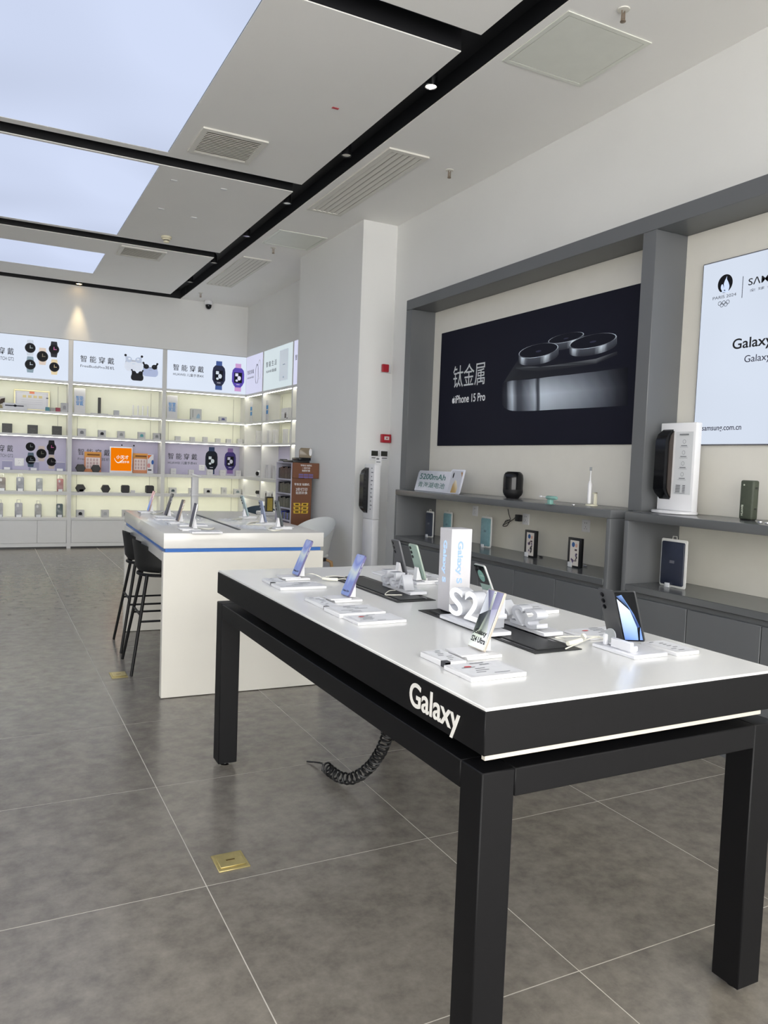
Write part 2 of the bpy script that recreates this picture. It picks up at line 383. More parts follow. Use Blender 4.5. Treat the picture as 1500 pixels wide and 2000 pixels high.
for (x0, x1, y0, y1, lab) in ((2.885, 3.522, 3.57, 4.198, 'flush square access hatch with greenish tint above the grey wall unit'), (2.905, 3.49, 8.42, 9.05, 'glossy square access hatch in the ceiling next to the white pier')):
    t = thing('ceiling_hatch', lab, 'hatch', ((x0 + x1) / 2, (y0 + y1) / 2, ZC - .006))
    f = .03
    part('hatch_frame', MB().box((x0, y0, ZC - .006), (x1, y0 + f, ZC - .0005)).box((x0, y1 - f, ZC - .006), (x1, y1, ZC - .0005)).box((x0, y0 + f, ZC - .006), (x0 + f, y1 - f, ZC - .0005)).box((x1 - f, y0 + f, ZC - .006), (x1, y1 - f, ZC - .0005)), HATCH, t, True)
    part('hatch_door', MB().box((x0 + f + .004, y0 + f + .004, ZC - .005), (x1 - f - .004, y1 - f - .004, ZC - .0005)), HATCH, t, True)
slab = ['pendent fire sprinkler beside the greenish access hatch', 'pendent fire sprinkler between the slot diffuser and the right wall', 'pendent fire sprinkler beside the glossy access hatch', 'pendent fire sprinkler near the dome camera in the corner']
for (x, y), lab in zip(((3.138, 3.408), (3.573, 5.919), (3.101, 9.181), (2.994, 12.317)), slab):
    t = thing('sprinkler', lab, 'sprinkler', (x, y, ZC - .07), group='ceiling sprinklers')
    part('escutcheon', MB().lathe([(.012, .062), (.034, .064), (.036, .0695)], 16), VENTW, t)
    part('sprinkler_head', MB().lathe([(.004, .0), (.016, .002), (.016, .006), (.006, .008), (.006, .02)], 12).cyl((-.012, 0, .004), (-.010, 0, .064), .0035, 8).cyl((.012, 0, .004), (.010, 0, .064), .0035, 8).cyl((0, 0, .02), (0, 0, .05), .004, 8), mat('brass_dull', (150, 135, 120), .4, .7), t)
t = thing('smoke_detector', 'cream round smoke detector beside a pale blue luminous panel', 'detector', (1.883, 9.462, ZC - .075))
part('detector_base', MB().lathe([(.05, .05), (.06, .052), (.06, .0745)], 20), mat('detector_cream', (222, 216, 190), .5), t)
part('detector_head', MB().lathe([(.012, 0), (.03, .004), (.034, .022), (.034, .034), (.046, .036), (.048, .05)], 20), mat('detector_cream', (222, 216, 190), .5), t)
part('detector_slot', MB().lathe([(.0345, .024), (.0345, .032)], 20), BLKPL, t)
t = thing('dome_camera', 'small black dome security camera under the ceiling in the far corner', 'camera', (3.26, 12.86, ZC - .14))
part('camera_body', MB().lathe([(.004, .004), (.028, .012), (.045, .035), (.05, .06), (.05, .075)], 20), BLKGL, t)
part('camera_base', MB().lathe([(.05, .075), (.066, .085), (.066, .1395)], 20), PLASTW, t)
for x, y in ((1.555, 7.53), (2.02, 7.5), (1.62, 8.45), (1.985, 8.55)):   # small ceiling tags left by hangers
    single('ceiling_tag', MB().rbox((x - .03, y - .018, ZC - .006), (x + .03, y + .018, ZC - .0005), .002), PLASTW, 'small white mounting tag stuck to the grey ceiling panel', 'tag', 'white tags on the ceiling')
p = pz(655, 211, ZC)
single('ceiling_sticker', MB().box((p.x - .025, p.y - .012, ZC - .003), (p.x + .025, p.y + .012, ZC - .0005)), mat('sticker_red', (190, 70, 80), .5), 'tiny red tag stuck to the ceiling panel', 'tag')
SPOTB = mat('spot_body', (30, 30, 33), .35, .4)
slabels = ['lit round spotlight in the black ceiling channel', 'round spotlight in the black ceiling channel']
for k, (x, y) in enumerate(((2.67, 4.711), (2.67, 6.094), (2.67, 7.522), (2.67, 8.872), (2.67, 10.31), (2.67, 11.634))):
    t = thing('spotlight', slabels[0] if k == 0 else slabels[1], 'spotlight', (x, y, ZC - .012), group='channel spotlights')
    part('spot_housing', MB().lathe([(.034, .008), (.038, .0), (.042, .0), (.042, .09), (.024, .13)], 20), SPOTB if k else CHROME, t)
    part('spot_lens', MB().lathe([(.033, .004), (.033, .008)], 20), emat('spot_lit', (255, 240, 215), 9) if k == 0 else mat('spot_lens', (200, 195, 185), .1, .5), t)
    if k == 0:
        lamp = bpy.data.lights.new('spot_lamp', 'SPOT'); lamp.energy = 12; lamp.color = (1, .93, .82); lamp.spot_size = R(110); lamp.spot_blend = 1; lamp.shadow_soft_size = .035
        lob = bpy.data.objects.new('lamp', lamp); COL.objects.link(lob); lob.parent = t; lob.location = (0, 0, -.03)
    part('spot_bracket', MB().box((-.006, -.006, .13), (.006, .006, ZT - ZC + .0115)), SPOTB, t)
t = thing('downlight', 'small downlight in the rear ceiling channel washing the back wall with warm light', 'spotlight', (1.27, 12.87, ZC - .002))
part('spot_housing', MB().lathe([(.04, .004), (.05, .0), (.054, .0), (.054, .10)], 20), SPOTB, t)
part('spot_lens', MB().lathe([(.038, .003), (.038, .006)], 20), emat('spot_warm', (255, 214, 150), 12), t)
sl = bpy.data.lights.new('downlight_lamp', 'SPOT'); sl.energy = 55; sl.color = (1, .76, .42); sl.spot_size = R(34); sl.spot_blend = .9; sl.shadow_soft_size = .03
so = bpy.data.objects.new('lamp', sl); COL.objects.link(so); so.parent = t; so.location = (0, 0, -.01); so.rotation_euler = (R(4), 0, 0)

# ================================================================ RIGHT WALL: grey portal frame, posters, base cabinets
XF = 3.675; XC = 3.5
t = thing('display_portal', 'tall dark grey laminate portal frame along the right wall', 'wall frame', (3.81, 3.65, 0))
for a, b in ((6.684, 6.793), (3.593, 3.705), (.505, .614)):
    part('post', MB().rbox((XF, a, 1.2656), (XR - .001, b, 3.01), .003, 1), GREY, t, True)
    part('post_base', MB().rbox((XF, a, 0), (XR - .001, b if b > 4 or b < 1 else 3.668, 1.2655), .003, 1), GREY, t, True)
part('header_beam', MB().rbox((XF, .505, 3.0105), (XR - .001, 6.793, 3.11), .003, 1), GREY, t, True)
for a, b in ((3.706, 6.683), (.615, 3.592)):
    part('back_board', MB().box((3.942, a, 1.266), (XR - .001, b, 3.009)), mat('back_board_white', (216, 213, 204), .55, noise=.015), t, True)

def base_cabinet(y0, y1, label):
    t = thing('base_cabinet', label, 'cabinet', ((XC + 3.94) / 2, (y0 + y1) / 2, 0))
    e = .036; xb = XR - .001
    part('ledge', MB().rbox((XC, y0, 1.2135), (xb, y1, 1.265), .004, 2), mat('grey_ledge', (92, 94, 96), .22, noise=.03, scale=3), t, True)
    part('end_panel', MB().rbox((XC, y0, 0), (xb, y0 + e, 1.213), .006, 2), GREY, t, True)
    part('end_panel', MB().rbox((XC, y1 - e, 0), (xb, y1, 1.213), .004, 2), GREY, t, True)
    part('niche_board', MB().rbox((XC, y0 + e + .0005, .784), (xb, y1 - e - .0005, .825), .003, 1), mat('grey_ledge', (92, 94, 96), .22), t, True)
    part('niche_back', MB().box((xb - .012, y0 + e + .0005, .8255), (xb, y1 - e - .0005, 1.213)), NICHE, t, True)
    part('carcass', MB().box((XC + .035, y0 + e + .0005, .0), (xb, y1 - e - .0005, .7835)), GREY, t, True)
    n = 6; w_ = (y1 - y0 - 2 * e) / n
    for k in range(n):
        a = y0 + e + k * w_
        part('door', MB().rbox((XC + .006, a + .003, .09), (XC + .0345, a + w_ - .003, .752), .002, 1), GREY, t, True)
    return t
base_cabinet(3.67, 6.55, 'long dark grey base cabinet with open niche beneath the dark phone poster')
base_cabinet(.65, 3.55, 'long dark grey base cabinet with open niche beneath the white backlit sign')

# ---- dark phone poster, printed flat on its board
XPOS = 3.930
def wallframe(x=XPOS): return frame(Vector((x, 0, 0)), (0, -1, 0), (0, 0, 1))      # local x = -y (reading direction), local y = z, normal = -x
t = thing('wall_poster', 'dark navy phone poster with metallic camera corner in the grey portal', 'poster', (XPOS, 5.195, 1.70))
part('board', MB().rbox((XPOS, 3.86, 1.70), (3.9415, 6.53, 2.785), .002, 1), mat('poster_navy', (24, 25, 38), .6, noise=.03, spec=.15), t, True)
WF = wallframe(XPOS - .0008)
def P(cx, cy): # crop pixel of the poster close-up -> poster plane
    v = pxx(780 + cx * .32, 560 + cy * .32, XPOS); return (-v.y, v.z)
polys = []
# phone body: lower metal band with brightness profile along its length
xs = [628, 640, 655, 672, 690, 702, 720, 745, 790, 828, 842, 852, 862, 900, 960, 1040, 1120, 1200, 1270, 1330, 1395]
top = [600, 585, 578, 575, 573, 572, 570, 568, 566, 561, 560, 559, 558, 552, 545, 537, 527, 518, 508, 500, 492]
bot = [720, 738, 748, 754, 757, 758, 759, 759, 758, 757, 756, 756, 755, 753, 749, 745, 741, 737, 733, 729, 724]
lum = [44, 60, 70, 190, 252, 175, 96, 105, 170, 230, 90, 105, 252, 248, 230, 205, 176, 140, 104, 66, 30]
def g3(l, k=1.0): return (min(250, int(l * .93 * k)), min(252, int(l * .98 * k)), min(255, int(l * k + 8)))
for i in range(len(xs) - 1):
    ym0 = top[i] + (bot[i] - top[i]) * .5; ym1 = top[i + 1] + (bot[i + 1] - top[i + 1]) * .5
    polys.append(([P(xs[i], top[i]), P(xs[i + 1], top[i + 1]), P(xs[i + 1], ym1), P(xs[i], ym0)], [g3(lum[i], .62), g3(lum[i + 1], .62), g3(lum[i + 1], .9), g3(lum[i], .9)]))
    polys.append(([P(xs[i], ym0), P(xs[i + 1], ym1), P(xs[i + 1], bot[i + 1]), P(xs[i], bot[i])], [g3(lum[i], .9), g3(lum[i + 1], .9), g3(lum[i + 1], .75), g3(lum[i], .75)]))
flat('print_metal_band', polys, t, WF, world=True, lift=.00001)
# glass top face and camera plateau
pl = [([P(628, 598), P(690, 500), P(735, 430), P(800, 400), P(1000, 360), P(1340, 300), P(1420, 300), P(1400, 490), P(1120, 526), P(900, 552), P(700, 570), P(640, 584)],
       [(44, 46, 54), (50, 52, 60), (24, 25, 38), (24, 25, 38), (24, 25, 38), (24, 25, 38), (24, 25, 38), (24, 25, 38), (30, 31, 40), (34, 35, 42), (44, 46, 52), (50, 52, 58)]),
      ([P(720, 470), P(760, 485), P(860, 490), P(1000, 470), P(1200, 440), P(1330, 395), P(1330, 415), P(1200, 470), P(1000, 500), P(860, 515), P(760, 512), P(710, 500)],
       [(34, 36, 44), (44, 46, 54), (112, 116, 122), (60, 64, 70), (118, 122, 128), (50, 54, 62), (34, 36, 44), (44, 46, 54), (38, 40, 48), (44, 46, 52), (40, 42, 50), (60, 64, 70)])]
def lens(cx, cy, rx, ry, tilt, hgt, a0, a1):
    """drum-shaped lens: bright rim band, dark glass"""
    def pt(a, dy=0, k=1.0):
        x = rx * k * math.cos(R(a)); y = ry * k * math.sin(R(a)); c, s_ = math.cos(R(tilt)), math.sin(R(tilt))
        return P(cx + x * c - y * s_, cy + x * s_ + y * c + dy)
    n = 22; out = []
    for k in range(n):
        a = a0 + (a1 - a0) * k / n; b = a0 + (a1 - a0) * (k + 1) / n
        def br(q): return 90 + 165 * max(0, math.cos(R((q - a0) / (a1 - a0) * 900))) ** 2
        ca, cb = g3(br(a)), g3(br(b)); out.append(([pt(a), pt(b), pt(b, hgt), pt(a, hgt)], [ca, cb, g3(br(b) * .6), g3(br(a) * .6)]))
    out.append(([pt(a) for a in range(0, 360, 15)], [g3(70 + 170 * abs(math.cos(R(a * 1.5 + 30)))) for a in range(0, 360, 15)]))
    out.append(([pt(a, -1, .955) for a in range(0, 360, 15)], (24, 25, 36)))
    out.append(([pt(a, 4, .15) for a in range(0, 360, 45)], (58, 60, 84)))
    return out
pl += lens(1018, 312, 112, 26, -13, 42, -10, 190)
pl += lens(850, 390, 124, 40, -12, 44, -5, 185)
pl += lens(1183, 332, 148, 40, -12, 44, -5, 185)
flat('print_camera_corner', pl, t, WF @ Matrix.Translation((0, 0, .0004)), world=True, lift=.00001)
a = pxx(780 + 428 * .32, 560 + 550 * .32, XPOS)
SILV = mat('print_silver', (206, 210, 212), .4); WPRINT = mat('print_white', (232, 234, 236), .4)
u0 = pxx(780 + 332 * .32, 560 + 548 * .32, XPOS).y; u1 = pxx(780 + 524 * .32, 560 + 548 * .32, XPOS).y
text('钛金属', .2, SILV, t, WF @ Matrix.Translation((-(u0 + u1) / 2, a.z, .001)), bold=.0, width=u0 - u1, height=.205, ext=.0003)
b0 = pxx(780 + 342 * .32, 560 + 682 * .32, XPOS); b1 = pxx(780 + 524 * .32, 560 + 676 * .32, XPOS)
text('iPhone 15 Pro', .1, WPRINT, t, WF @ Matrix.Translation((-(b0.y + b1.y) / 2, (b0.z + b1.z) / 2 - .004, .001)), bold=.0012, width=b0.y - b1.y, height=.074, ext=.0003)
ac = pxx(780 + 331 * .32, 560 + 692 * .32, XPOS); q = .026
apple = [(0, .75), (.28, .92), (.62, .88), (.86, .62), (.62, .34), (.62, -.02), (.9, -.32), (.7, -.78), (.42, -1.02), (.2, -.98), (0, -.92), (-.2, -.98), (-.42, -1.02), (-.72, -.72), (-.92, -.2), (-.88, .4), (-.6, .84), (-.28, .9)]
flat('print_logo', [([(-ac.y + x * q, ac.z - .006 + y * q) for x, y in apple], (230, 232, 234)), ([(-ac.y + x * q, ac.z - .006 + y * q) for x, y in ((.02, 1.0), (.1, 1.3), (.4, 1.55), (.42, 1.25), (.25, 1.02))], (230, 232, 234))], t, WF, world=True)

# ---- backlit white phone-brand sign
t = thing('backlit_sign', 'white backlit Galaxy and Paris 2024 sign in the grey portal', 'sign', (3.93, 2.1, 1.697))
part('sign_frame', MB().box((3.925, .77, 1.690), (3.9415, 3.440, 2.798)), mat('sign_edge', (92, 92, 98), .4), t, True)
part('sign_face', MB().box((3.921, .778, 1.697), (3.925, 3.433, 2.791)), emat('sign_glow', (224, 234, 250), .93, noise=.05, scale=1.5), t, True)
XS = 3.9205; SF = wallframe(XS)
def S(cx, cy): v = pxx(1230 + cx * .24, 420 + cy * .24, XS); return (-v.y, v.z)
c0 = S(777, 558); rx = (S(838, 550)[0] - S(718, 560)[0]) / 2; ry = (S(778, 484)[1] - S(778, 632)[1]) / 2
fl_ = [(793, 497), (792, 520), (803, 545), (811, 572), (808, 600), (795, 622), (775, 630), (755, 622), (743, 602), (744, 577), (754, 563), (761, 574), (766, 592), (766, 562), (775, 535), (786, 512)]
flame = []
for i in range(len(fl_)):
    p0, p1, p2, p3 = [Vector(fl_[(i + k) % len(fl_)]) for k in (-1, 0, 1, 2)]
    for q in (0, .25, .5, .75):
        v = .5 * ((2 * p1) + (p2 - p0) * q + (2 * p0 - 5 * p1 + 4 * p2 - p3) * q * q + (-p0 + 3 * p1 - 3 * p2 + p3) * q ** 3); flame.append(S(v.x, v.y))
flat('print_emblem', [(ell(c0[0], c0[1], rx, ry, 32), (16, 16, 18)), (flame, (176, 190, 218)), ([S(x, y) for x, y in ((742, 632), (815, 626), (800, 612), (757, 616))], (176, 190, 218)), ([S(x, y) for x, y in ((763, 612), (772, 608), (782, 611), (773, 618))], (16, 16, 18))], t, SF, world=True, lift=.0003, m=VPRINTE)
INKM = mat('sign_ink', (18, 18, 20), .5); INKM2 = mat('sign_ink_blue', (44, 44, 66), .5); INKM3 = mat('sign_ink_soft', (96, 100, 112), .5)
def stext(s, a, b, hgt, m=INKM, bold=0.0, width=None, yoff=0.0):
    A = S(*a); B = S(*b); wd = width or (B[0] - A[0])
    text(s, .1, m, t, SF @ Matrix.Translation((A[0] + wd / 2, (A[1] + B[1]) / 2 + yoff, .001)), bold=bold, width=wd, height=hgt, ext=.0003)
stext('PARIS 2024', (676, 680), (866, 648), S(676, 668)[1] - S(676, 692)[1], INKM3, bold=.0)
for k, (x, y) in enumerate(((734, 721), (766, 714), (798, 707), (750, 733), (782, 726))):
    cc = S(x, y); r = (S(738, 702)[1] - S(738, 733)[1]) / 2
    part('print_ring', MB().tube([SF @ Vector((cc[0] + r * math.cos(q), cc[1] + r * math.sin(q), .0012)) for q in [2 * math.pi * k / 24 for k in range(24)]], 0.0016, 5, closed=True), INKM3, t, True)
A = S(924, 498); B = S(910, 675); part('print_rule', MB().box((3.9195, -A[0] - .002, B[1]), (3.9204, -A[0] + .002, A[1])), INKM3, t, True)
sw = (S(1313, 520)[0] - S(968, 545)[0]) * 1.22
text('SΛMSUNG', .1, INKM, t, SF @ Matrix.Translation((S(968, 545)[0] + sw / 2, S(985, 546)[1], .001)), bold=.0006, width=sw, height=S(985, 517)[1] - S(985, 575)[1], ext=.0003)
text('全 球 合 作 伙 伴', .1, INKM3, t, SF @ Matrix.Translation((S(975, 618)[0] + sw * .49, S(985, 615)[1], .001)), width=sw * .98, height=S(985, 606)[1] - S(985, 630)[1], ext=.0003)
gw = (S(840, 1003)[1] - S(840, 1090)[1]) / .27; gw2 = (S(935, 1138)[1] - S(935, 1197)[1]) / .27
text('Galaxy', .1, INKM, t, SF @ Matrix.Translation((S(835, 1045)[0] + gw * .565, (S(840, 1003)[1] + S(840, 1090)[1]) / 2 - gw * .035, .001)), bold=.0012, width=gw * 1.13, height=gw * .34, ext=.0003)
text('Galaxy', .1, INKM2, t, SF @ Matrix.Translation((S(932, 1170)[0] + gw2 * .55, S(932, 1168)[1] - gw2 * .035, .001)), bold=.0, width=gw2 * 1.1, height=gw2 * .34, ext=.0003)
stext('samsung.com.cn', (590, 1730), (908, 1733), S(700, 1713)[1] - S(700, 1757)[1], INKM2, bold=.0008)

# ---------------------------------------------------------------- things on the two ledges (z = 1.265)
ZL = 1.2655
# battery sign
a = pz(809, 957, ZL); b = pz(897, 966, ZL); wdt = (b - a).length; ux = (b - a).normalized()
Mx = frame(a, ux, Vector((0, 0, 1)) + Vector((ux.y, -ux.x, 0)) * -.0)
N = Vector(Mx.col[2][:3]); tl = R(14)
Vt = (Vector((0, 0, 1)) * math.cos(tl) - N * math.sin(tl)); Mx = frame(a + N * .0, ux, Vt); hs = .205
Mx.translation.z += .0015
t = thing('battery_sign', 'white tilted card sign reading 5200mAh with a phone picture on the grey ledge', 'sign', M=Mx)
w2 = wdt
part('sign_card', MB().prism([(0.0, 0), (w2 - .012, 0), (w2, .012), (w2, hs + .004), (w2 - .01, hs + .014), (w2 * .74, hs + .014), (w2 * .71, hs - .01), (.02, hs - .01), (.0, hs - .03)], -.004, .0, ch=.0008), mat('card_white', (214, 216, 226), .3), t)
nb = Vector((N.x, N.y, 0)).normalized(); fa, fb = a + ux * .02 - nb * .006, a + ux * (w2 - .02) - nb * .006
part('sign_foot', MB().prism([(v.x, v.y) for v in (fa, fb, fb - nb * .05, fa - nb * .05)], ZL + .0002, ZL + .003), GLASSC, t, True)
GRN = mat('ink_green', (62, 112, 108), .5)
text('5200mAh', .06, GRN, t, Matrix.Translation((w2 * .35, hs * .66, .0008)), world=False, bold=.0008, width=w2 * .58, height=.055, ext=.0003)
text('青海湖电池', .05, GRN, t, Matrix.Translation((w2 * .36, hs * .27, .0008)), world=False, bold=.0002, width=w2 * .60, height=.053, ext=.0003)
flat('print_phone_back', [(rect(w2 * .745, .01, w2 * .97, hs), (196, 198, 206)), (ell(w2 * .79, hs * .80, .011, .026, 18), (14, 14, 18)), ([(w2 * .81, .008), (w2 * .92, .01), (w2 * .93, .05), (w2 * .88, hs * .55), (w2 * .85, hs * .62), (w2 * .82, hs * .4)], [(170, 140, 90), (196, 170, 120), (214, 198, 160), (230, 222, 200), (214, 206, 190), (180, 150, 100)]), ([(w2 * .93, hs * .95), (w2 * .97, hs * .72), (w2 * .96, hs * .95)], (176, 130, 80))], t, Matrix.Identity(4))
# round black speaker
p = pz(995, 973, ZL)
t = thing('smart_speaker', 'glossy black barrel-shaped smart speaker on the grey ledge', 'speaker', (p.x + .03, p.y, ZL))
k = .075
part('speaker_grille', MB().lathe([(.045, 0), (.05, .004), (.052, .010), (.066, .024), (.0745, .045), (.075, .066)], 32), mat('speaker_mesh', (12, 12, 15), .6), t)
part('speaker_shell', MB().lathe([(.075, .0665), (.0755, .15), (.072, .176), (.062, .192), (.05, .198), (.0, .199)], 32), BLKGL, t)
part('speaker_top', MB().lathe([(.052, .1985), (.05, .2005), (.0, .2005)], 32), BLKPL, t)
t.scale = (1.07, 1.07, 1.07)
# teal toothbrush lying on its stand
p = pz(1070, 985, ZL); d = Vector((0, -1, 0))
t = thing('kids_toothbrush', 'teal electric toothbrush lying across a small teal stand on the ledge', 'toothbrush', (p.x + .02, p.y, ZL))
TEAL = mat('teal_plastic', (126, 168, 160), .4)
part('stand_block', MB().rbox((-.022, -.03, 0), (.022, .03, .004), .002).rbox((-.016, -.018, .004), (.016, .018, .035), .005), TEAL, t)
part('handle', MB().tube([(0, .045, .047), (0, .035, .047), (0, -.06, .046), (0, -.068, .046)], [.008, .0125, .0135, .009], 16), TEAL, t)
part('brush_head', MB().tube([(0, .045, .047), (0, .075, .048), (0, .098, .050)], [.005, .004, .004], 10).rbox((-.008, .095, .044), (.008, .118, .056), .004), PLASTW, t)
# white electric toothbrush on charger
p = pz(1150, 988, ZL)
t = thing('electric_toothbrush', 'white electric toothbrush standing upright on the ledge', 'toothbrush', (p.x + .015, p.y + .015, ZL + .0125))
part('handle', MB().lathe([(.008, 0), (.0125, .003), (.014, .04), (.0135, .12), (.009, .135), (.006, .14)], 18), PLASTW, t)
part('brush_neck', MB().tube([(0, 0, .138), (0, 0, .175), (0, -.002, .205)], [.0055, .0035, .003], 10), PLASTW, t)
part('bristles', MB().rbox((-.006, -.006, .203), (.006, .006, .226), .002), mat('bristle_grey', (150, 154, 156), .7), t)
t.scale = (1.12, 1.12, 1.14)
t = thing('toothbrush_charger', 'cream upright charging stand behind the white toothbrush', 'charger', (p.x + .015, p.y - .01, ZL))
CRM = mat('cream_plastic', (232, 228, 206), .4)
part('charger_base', MB().prism([(x, y) for x, y in rrect(.07, .085, .03)], 0, .012, ch=.002), CRM, t)
part('charger_arm', MB().rbox((-.012, -.042, .0122), (.012, -.028, .095), .004).rbox((-.012, -.042, .083), (.012, -.012, .095), .004), CRM, t)
for (px_, py_), lab in (((1118, 987), 'small shiny security puck between the two toothbrushes'), ((1482, 1021), 'small shiny security puck beside the green speaker'), ((1496, 1023), 'small shiny security puck beside the green speaker')):
    p = pz(px_, py_, ZL)
    single('security_puck', MB().lathe([(.012, 0), (.014, .002), (.013, .007), (.008, .009)], 16, Matrix.Translation((p.x + .01, p.y, ZL))), CHROME, lab, 'security puck', 'security pucks on the ledges' if px_ < 1400 else 'security pucks by the green speaker')
# lock display on second ledge
p = pz(1316, 1003, ZL)
xL = p.x
t = thing('lock_display', 'white display panel carrying a black smart door lock on the second grey ledge', 'display stand', (xL, p.y, ZL))
part('display_foot', MB().prism(ngon(32, 1, 0, .105, .155), 0, .018, ch=.004), PLASTW, t)
part('display_panel', MB().rbox((-.005, -.135, .0185), (.045, .135, .555), .004), PLASTW, t)
LF = frame(Vector((-.0056, 0, 0)), (0, -1, 0), (0, 0, 1))
LW = -.135
lk = [(.0, -.235), (.04, -.235), (.055, -.2), (.055, .17), (.035, .225), (.0, .225), (-.02, .2)]
body = MB()
def lockbody(w0, w1, d, zc, hh):
    prof = [(0.0, -hh), (-d * .75, -hh * .82), (-d, -hh * .7), (-d, hh * .66), (-d * .7, hh * .86), (0.0, hh)]
    vs = []; fs = []; n = len(prof)
    for y in (w0, w1): vs += [(x, y, zc + z) for x, z in prof]
    fs = [list(range(n))[::-1], [n + i for i in range(n)]] + [(i, (i + 1) % n, n + (i + 1) % n, n + i) for i in range(n)]
    return MB().add(vs, fs)
part('smart_lock', (lambda q: MB().add(q.v, q.f, Matrix.Translation((-.0055, 0, 0))))(lockbody(.035, .115, .062, .30, .215)), BLKGL, t)
part('lock_bezel', (lambda q: MB().add(q.v, q.f, Matrix.Translation((-.0055, 0, 0))))(lockbody(.029, .0345, .034, .30, .205)), mat('lock_bronze', (84, 76, 72), .35, .6), t)
part('lock_camera', MB().lathe([(.02, 0), (.02, .003), (.012, .004)], 20, Matrix.Translation((-.062, .075, .405)) @ Matrix.Rotation(R(-90), 4, 'Y')), mat('lens_dark', (28, 30, 36), .15), t)
pr = [(rect(-.012 + .0, .12, .118, .50), (206, 208, 210))]
for k in range(4):
    zc = .44 - k * .066; pr += [(ell(.053, zc, .012, .013, 12), (150, 153, 157)), (ell(.053, zc, .009, .010, 12), (206, 208, 210)), (rect(.03, zc - .027, .076, zc - .022), (120, 122, 126)), (rect(.022, zc - .034, .084, zc - .0315), (160, 162, 166))]
for k in range(5): pr += [(rect(.01, .172 - k * .0095, .045, .1765 - k * .0095), (90, 92, 96)), (rect(.062, .172 - k * .0095, .082, .1765 - k * .0095), (90, 92, 96))]
pr += [(rect(.02, .478, .09, .487), (130, 132, 136)), (rect(.006, .126, .084, .129), (140, 142, 146))]
flat('print_features', pr, t, LF, lift=.00025)
# dark green box speaker
p = pz(1452, 1016, ZL)
t = thing('green_speaker', 'small upright dark green box speaker on the second grey ledge', 'speaker', (p.x + .035, p.y, ZL))
part('speaker_body', MB().rbox((-.026, -.042, .004), (.026, .042, .222), .01, 3), mat('army_green', (66, 72, 60), .6, noise=.08, scale=60), t)
part('speaker_foot', MB().box((-.02, -.034, 0), (.02, .034, .004)), BLKPL, t)
part('speaker_badge', MB().lathe([(.005, 0), (.005, .001)], 12, Matrix.Translation((-.0262, .016, .196)) @ Matrix.Rotation(R(-90), 4, 'Y')), mat('badge', (190, 196, 180), .4), t)
text('HUAWEI', .012, mat('badge', (190, 196, 180), .4), t, frame(Vector((-.0263, .02, .055)), (0, 0, 1), (0, 1, 0)), world=False, width=.06, bold=.0004)
part('speaker_button', MB().box((-.008, -.0435, .175), (.008, -.042, .185)).box((-.008, -.0435, .06), (.008, -.042, .07)), BLKPL, t)

# ---------------------------------------------------------------- niche goods (z = .8255)
ZN = .8256; XNB = XR - .013
def blister(px_b, w_, h_, col, label, framecol=(224, 224, 220), z=ZN, xoff=0.0, grp=None, dark=True, rz=0.0, name='phone_case_pack'):
    p = pz(px_b[0], px_b[1], z)
    t = thing(name, label, 'phone case', (p.x + xoff, p.y, z), rz, group=grp)
    part('case_tray', MB().prism(rrect(w_, h_, .012), 0, .006, frame(Vector((.006, 0, h_ / 2 + .001)), (0, -1, 0), (0, 0, 1)), ch=.001), mat('blister_%d' % framecol[0], framecol, .35), t)
    part('phone_case', MB().prism(rrect(w_ * .86, h_ * .9, .011), 0, .011, frame(Vector((-.0003, 0, h_ / 2)), (0, -1, 0), (0, 0, 1)), ch=.002), mat('case_%d_%d' % (col[0], col[2]), col, .3, noise=.1, scale=30), t)
    hk = [Vector((.003, .016, h_ + .002)), Vector((.003, .014, h_ + .018)), Vector((.003, -.014, h_ + .018)), Vector((.003, -.016, h_ + .002))]
    part('hang_hook', MB().tube(hk, .003, 6), mat('clear_hook', (200, 200, 194), .25), t)
    part('price_clip', MB().rbox((-.022, .005, .0), (-.012, .04, .026), .003).box((-.022, .005, .0), (.0, .04, .002)), mat('clip_clear', (212, 214, 216), .2), t)
    pr = [(rect(-.018, .0 - k * .006, .018, .0025 - k * .006), (70, 80, 90) if col[1] > 90 else (150, 152, 156)) for k in range(3)]
    flat('print_label', pr, t, frame(Vector((-.0116, 0, h_ * .55)), (0, -1, 0), (0, 0, 1)))
    return t
blister((838, 1049), .135, .245, (52, 58, 72), 'packaged dark phone case beside the niche end panel', grp=None)
blister((873, 1052), .145, .25, (120, 158, 164), 'packaged pale teal phone case behind the Galaxy tower', xoff=.0)
blister((948, 1069), .152, .262, (120, 158, 164), 'packaged pale teal phone case below a wall socket with the black plug', xoff=.0)
blister((1312, 1147), .198, .29, (34, 40, 58), 'white framed pack with a navy phone case in the second niche', z=ZN)
